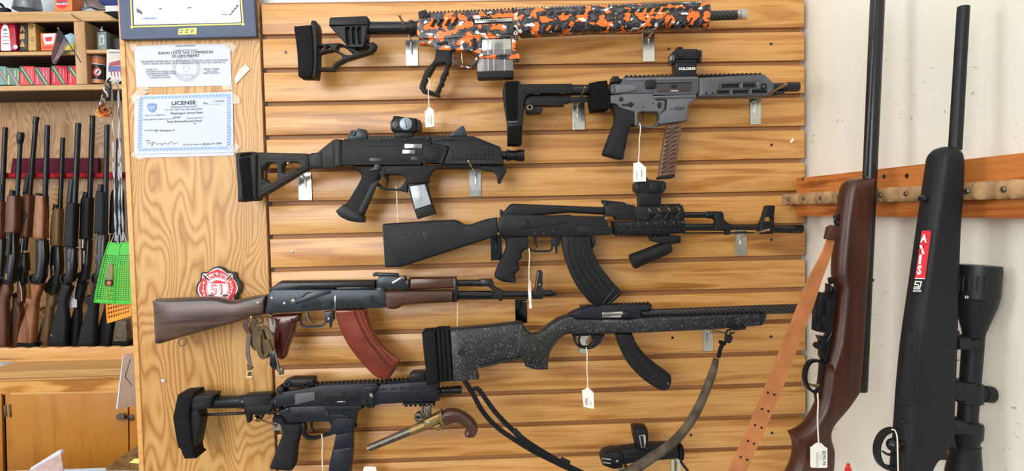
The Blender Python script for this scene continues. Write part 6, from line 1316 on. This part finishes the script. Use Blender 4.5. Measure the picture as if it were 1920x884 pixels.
shotgun('black shotgun with tapered fore-end nearest the fly swatters', (201, 234), (195, 520), (4.2,), ((190, 346), (188, 364), 4.6), '181,360 195,360 197,368 196,440c 177,438c 178,410', '180,440 196,440 194,500 188,534 176,530 175,518 180,500', None, '176,528c 190,532c 188,545 182,572 180,600 178,650c 145,650c 154,610 166,575 161,568 159,560 163,554 170,555', (BLK, BLKS), lambda t: (T(t, 'action_tube', OLDST, (183, 438), (181, 465), 3, .006), P(t, 'loading_port', BLUED, '179,478 183,478 183,494 179,496', .0185, .001), guard(t, '177,514 173,520 175,530 180,532')))
shotgun('black shotgun half hidden behind the green fly swatters', (223, 260), (216, 520), (4.0,), None, '210,358 226,357 228,440c 205,438c 206,400', '206,440 224,440 222,530 206,530', None, '200,528c 218,530c 214,560 212,600 206,650c 178,652c 186,610 196,575', (BLK, BLKS), None)
CAM_ = mat('camouflage_boot', rgb(92, 80, 66), .7, var=.6, vs=60)
t = item('camouflage_case', 'camouflage patterned gun butt beyond the last shotgun', 'case', 226, 650, YG); P(t, 'sleeve', CAM_, '218,602 238,600 240,640 236,648 211,648 213,625', .02, .04, .008); P(t, 'base', BLKR, '211,640 240,640 240,650 211,650', .021, .042, .003)
# swatters hanging beside the partition
YW = .11
use('W')
t = Thing('swatter_card', 'faded flag patterned header card holding the fly swatters', 'card', W(212, 120, YW), YW); P(t, 'card', mat('card_grey', rgb(196, 190, 184), .6), '200,94 206,92 228,94 230,150 214,158 199,152', .0, .003, .0005); P(t, 'red_bars', mat('card_red', rgb(150, 62, 74), .6), '205,118 228,112 228,122 204,124', .0006, .001, 0); P(t, 'blue_bar', mat('card_blue', rgb(80, 90, 140), .6), '203,124 228,124 228,132 203,134', .0006, .001, 0); PM(t, 'white_stripes', WHITE, [[(204+6*i, 135), (207+6*i, 135), (208+6*i, 144), (205+6*i, 144)] for i in range(4)], .0008, .0006); P(t, 'red_base', mat('card_red', rgb(150, 62, 74), .6), '204,134 228,133 228,143 210,143', .0004, .0008, 0)
pk = W(212, 97, YW); t = Thing('peg_hook', 'thin steel peg holding the swatter header card on the partition edge', 'hook', (PX0, YW, pk[2]), YW)
v, f = lathe((PX0+.0039, YW-.001, pk[2]), (pk[0]-.01, YW-.001, pk[2]), [(0, .003), (1, .003)], 10); mesh('peg', v, f, NICK, t)
v, f = lathe((PX0+.0039, YW-.001, pk[2]), (PX0-.001, YW-.001, pk[2]), [(0, .010), (1, .009)], 14); mesh('peg_base', v, f, NICK, t)
def swatter(label, wire, head, m_, y, rows, neck):
    t = Thing('fly_swatter', label, 'swatter', W(wire[1][0], wire[1][1], y), y, 'fly swatters hanging at the panel edge')
    for d in (-1.6, 0, 1.6):
        pts = ' '.join(f'{wire[0][0]+(wire[1][0]-wire[0][0])*k/9+d*math.cos(k*2.4+ (0 if d > 0 else .6))},{wire[0][1]+(wire[1][1]-wire[0][1])*k/9}' for k in range(10))
        S(t, 'wire_handle', SILW, pts, 1.5, 0, None, n=6)
    S(t, 'wire_fork', SILW, f'{wire[1][0]},{wire[1][1]-18} {neck[0][0]},{neck[0][1]+3}', 1.8, 0, None, False, n=6); S(t, 'wire_fork', SILW, f'{wire[1][0]},{wire[1][1]-18} {neck[1][0]},{neck[1][1]+3}', 1.8, 0, None, False, n=6)
    tl, tr, br_, bl_ = head
    def pt(u, v):
        k = tl[0]*(1-v)+bl_[0]*v+(-2.6*math.sin(v*3.14)), tl[1]*(1-v)+bl_[1]*v; q = tr[0]*(1-v)+br_[0]*v, tr[1]*(1-v)+br_[1]*v
        return k[0]*(1-u)+q[0]*u, k[1]*(1-u)+q[1]*u
    nu, nv = rows
    hl = []
    for i in range(nu):
        for j in range(nv):
            u0, u1 = .05+.9*i/nu, .05+.9*(i+.62)/nu; v0, v1 = .2+.76*j/nv, .2+.76*(j+.6)/nv
            hl.append([pt(u0, v0), pt(u1, v0), pt(u1, v1), pt(u0, v1)])
    edge = [pt(k/4, 0) for k in range(5)]+[pt(1, k/8) for k in range(1, 9)]+[pt(1-k/4, 1) for k in range(1, 5)]+[pt(0, 1-k/8) for k in range(1, 8)]
    h = P(t, 'head', m_, edge, .001, .0022, 0, holes=hl)
    rim = ' '.join(f'{p[0]:.2f},{p[1]:.2f}' for p in edge+[edge[0]])
    S(t, 'rim', m_, rim, 2.6, .001, None, False, n=6, parent=h)
    return t
swatter('orange fly swatter behind the green ones', (( 222, 180), (224, 440)), ((201, 500), (246, 496), (246, 592), (202, 606)), ORG_P, YW+.02, (9, 10), ((215, 500), (232, 500)))
w1 = swatter('green fly swatter in front with the product label', ((209, 150), (217, 452)), ((204, 455), (226, 458), (222, 570), (177, 567)), GRN_P, YW-.01, (8, 22), ((208, 452), (222, 454)))
w2 = swatter('green fly swatter partly hidden by the panel edge', ((221, 150), (231, 452)), ((226, 456), (246, 455), (246, 570), (214, 570)), GRN_P, YW-.0175, (6, 22), ((227, 453), (238, 453)))
t = w1; use('W'); P(t, 'product_label', mat('label_olive', rgb(116, 120, 74), .5), '201,497 211,495 211,537 197,536', .004, .001, 0); P(t, 'dark_band', DEEP, '197,525 211,525 211,537 197,536', .0044, .0006, 0); Dk(t, 'orange_spot', mat('spot_orange', rgb(206, 96, 60), .5), 204, 531, 4, .0048, .0005, 0)
t = Thing('cord_bundle', 'twisted black white and orange cord bundle hanging beside the swatters', 'cord', W(193, 218, YW-.03), YW-.03)
for k, (m_, ph) in enumerate(((mat('cord_black', rgb(28, 28, 30), .8), 0), (mat('cord_white', rgb(206, 200, 186), .8), 1.6), (mat('cord_grey', rgb(96, 92, 88), .8), 3.1), (mat('cord_tan', rgb(150, 128, 96), .8), 4.6))):
    S(t, 'cord', m_, ' '.join(f'{204-1.5*i+5*math.sin(i*1.25+ph)},{152+5.6*i},{.006*math.cos(i*1.25+ph)}' for i in range(9)), 3.2, 0, None)
S(t, 'loop', mat('cord_black', rgb(28, 28, 30), .8), '207,146 202,152 200,162 206,168 208,160', 3, .004, None)
TC = [mat('cord_orange', rgb(214, 108, 34), .8), mat('cord_yellow', rgb(220, 172, 72), .8), mat('cord_black', rgb(28, 28, 30), .8), mat('cord_rust', rgb(158, 62, 26), .8)]
rt = random.Random(3)
for k in range(16):
    x_, y_ = 180+rt.random()*18, 201+rt.random()*12
    S(t, 'tassel', TC[k % 4], f'{192+rt.random()*5},{196+rt.random()*4} {x_},{y_} {x_+3+rt.random()*5},{min(y_+8, 219)} {x_+9+rt.random()*4},{min(y_+5, 217)} {min(x_+12, 206)},{y_-1}', 2.5, -.006+.0016*k, None)
# card, basket and papers at the lower left
t = Thing('brown_card', 'brown folded card sticking out from behind the panel edge', 'card', W(230, 765, .1599), .1599); use('V4'); P(t, 'card', KRAFT, '835,90 1010,80 1010,430 790,462', 0, .002, .0004); P(t, 'fold_line', INKD, '884,120 886,124 852,242 896,300 896,306 846,244', .0006, .0006, 0); P(t, 'white_edge', PAPER, '835,90 840,90 797,460 788,462', .0006, .001, 0)
zc = float(W(180, 878, .75)[2])
t = Thing('side_counter', 'white topped counter just below the left of the frame', 'counter', (-.9, .55, 0), 0); B(t, 'counter_top', PAPER, -1.7, PX0-.02, .22, .75, zc-.04, zc, .003); B(t, 'counter_base', TRIMW, -1.68, PX0-.04, .26, .73, .01, zc-.041)
t = Thing('woven_basket', 'brown woven basket on the counter beside the panel', 'basket', W(235, 878, .6), .6); use('V4'); P(t, 'weave', fabric('woven_reed', rgb(66, 44, 22), rgb(156, 116, 66), 120), '715,862 800,800 870,760 990,720 990,885 715,885', 0, .10, .004); P(t, 'paper_slip', YEL, '875,828 915,800 990,800 990,836', .004, .002, 0)
t = Thing('acrylic_stand', 'tilted clear pinkish plastic stand with white edge at the bottom left', 'stand', W(90, 880, .36), .36); use('V4'); P(t, 'sheet', clear('pink_acrylic', rgb(206, 178, 176), .75, .15), '205,880 412,765 432,900 420,1000 210,1000', 0, .004, .001); P(t, 'top_edge', PAPER, '198,884 205,864 398,744 416,752 412,770 225,872', -.001, .012, .002)
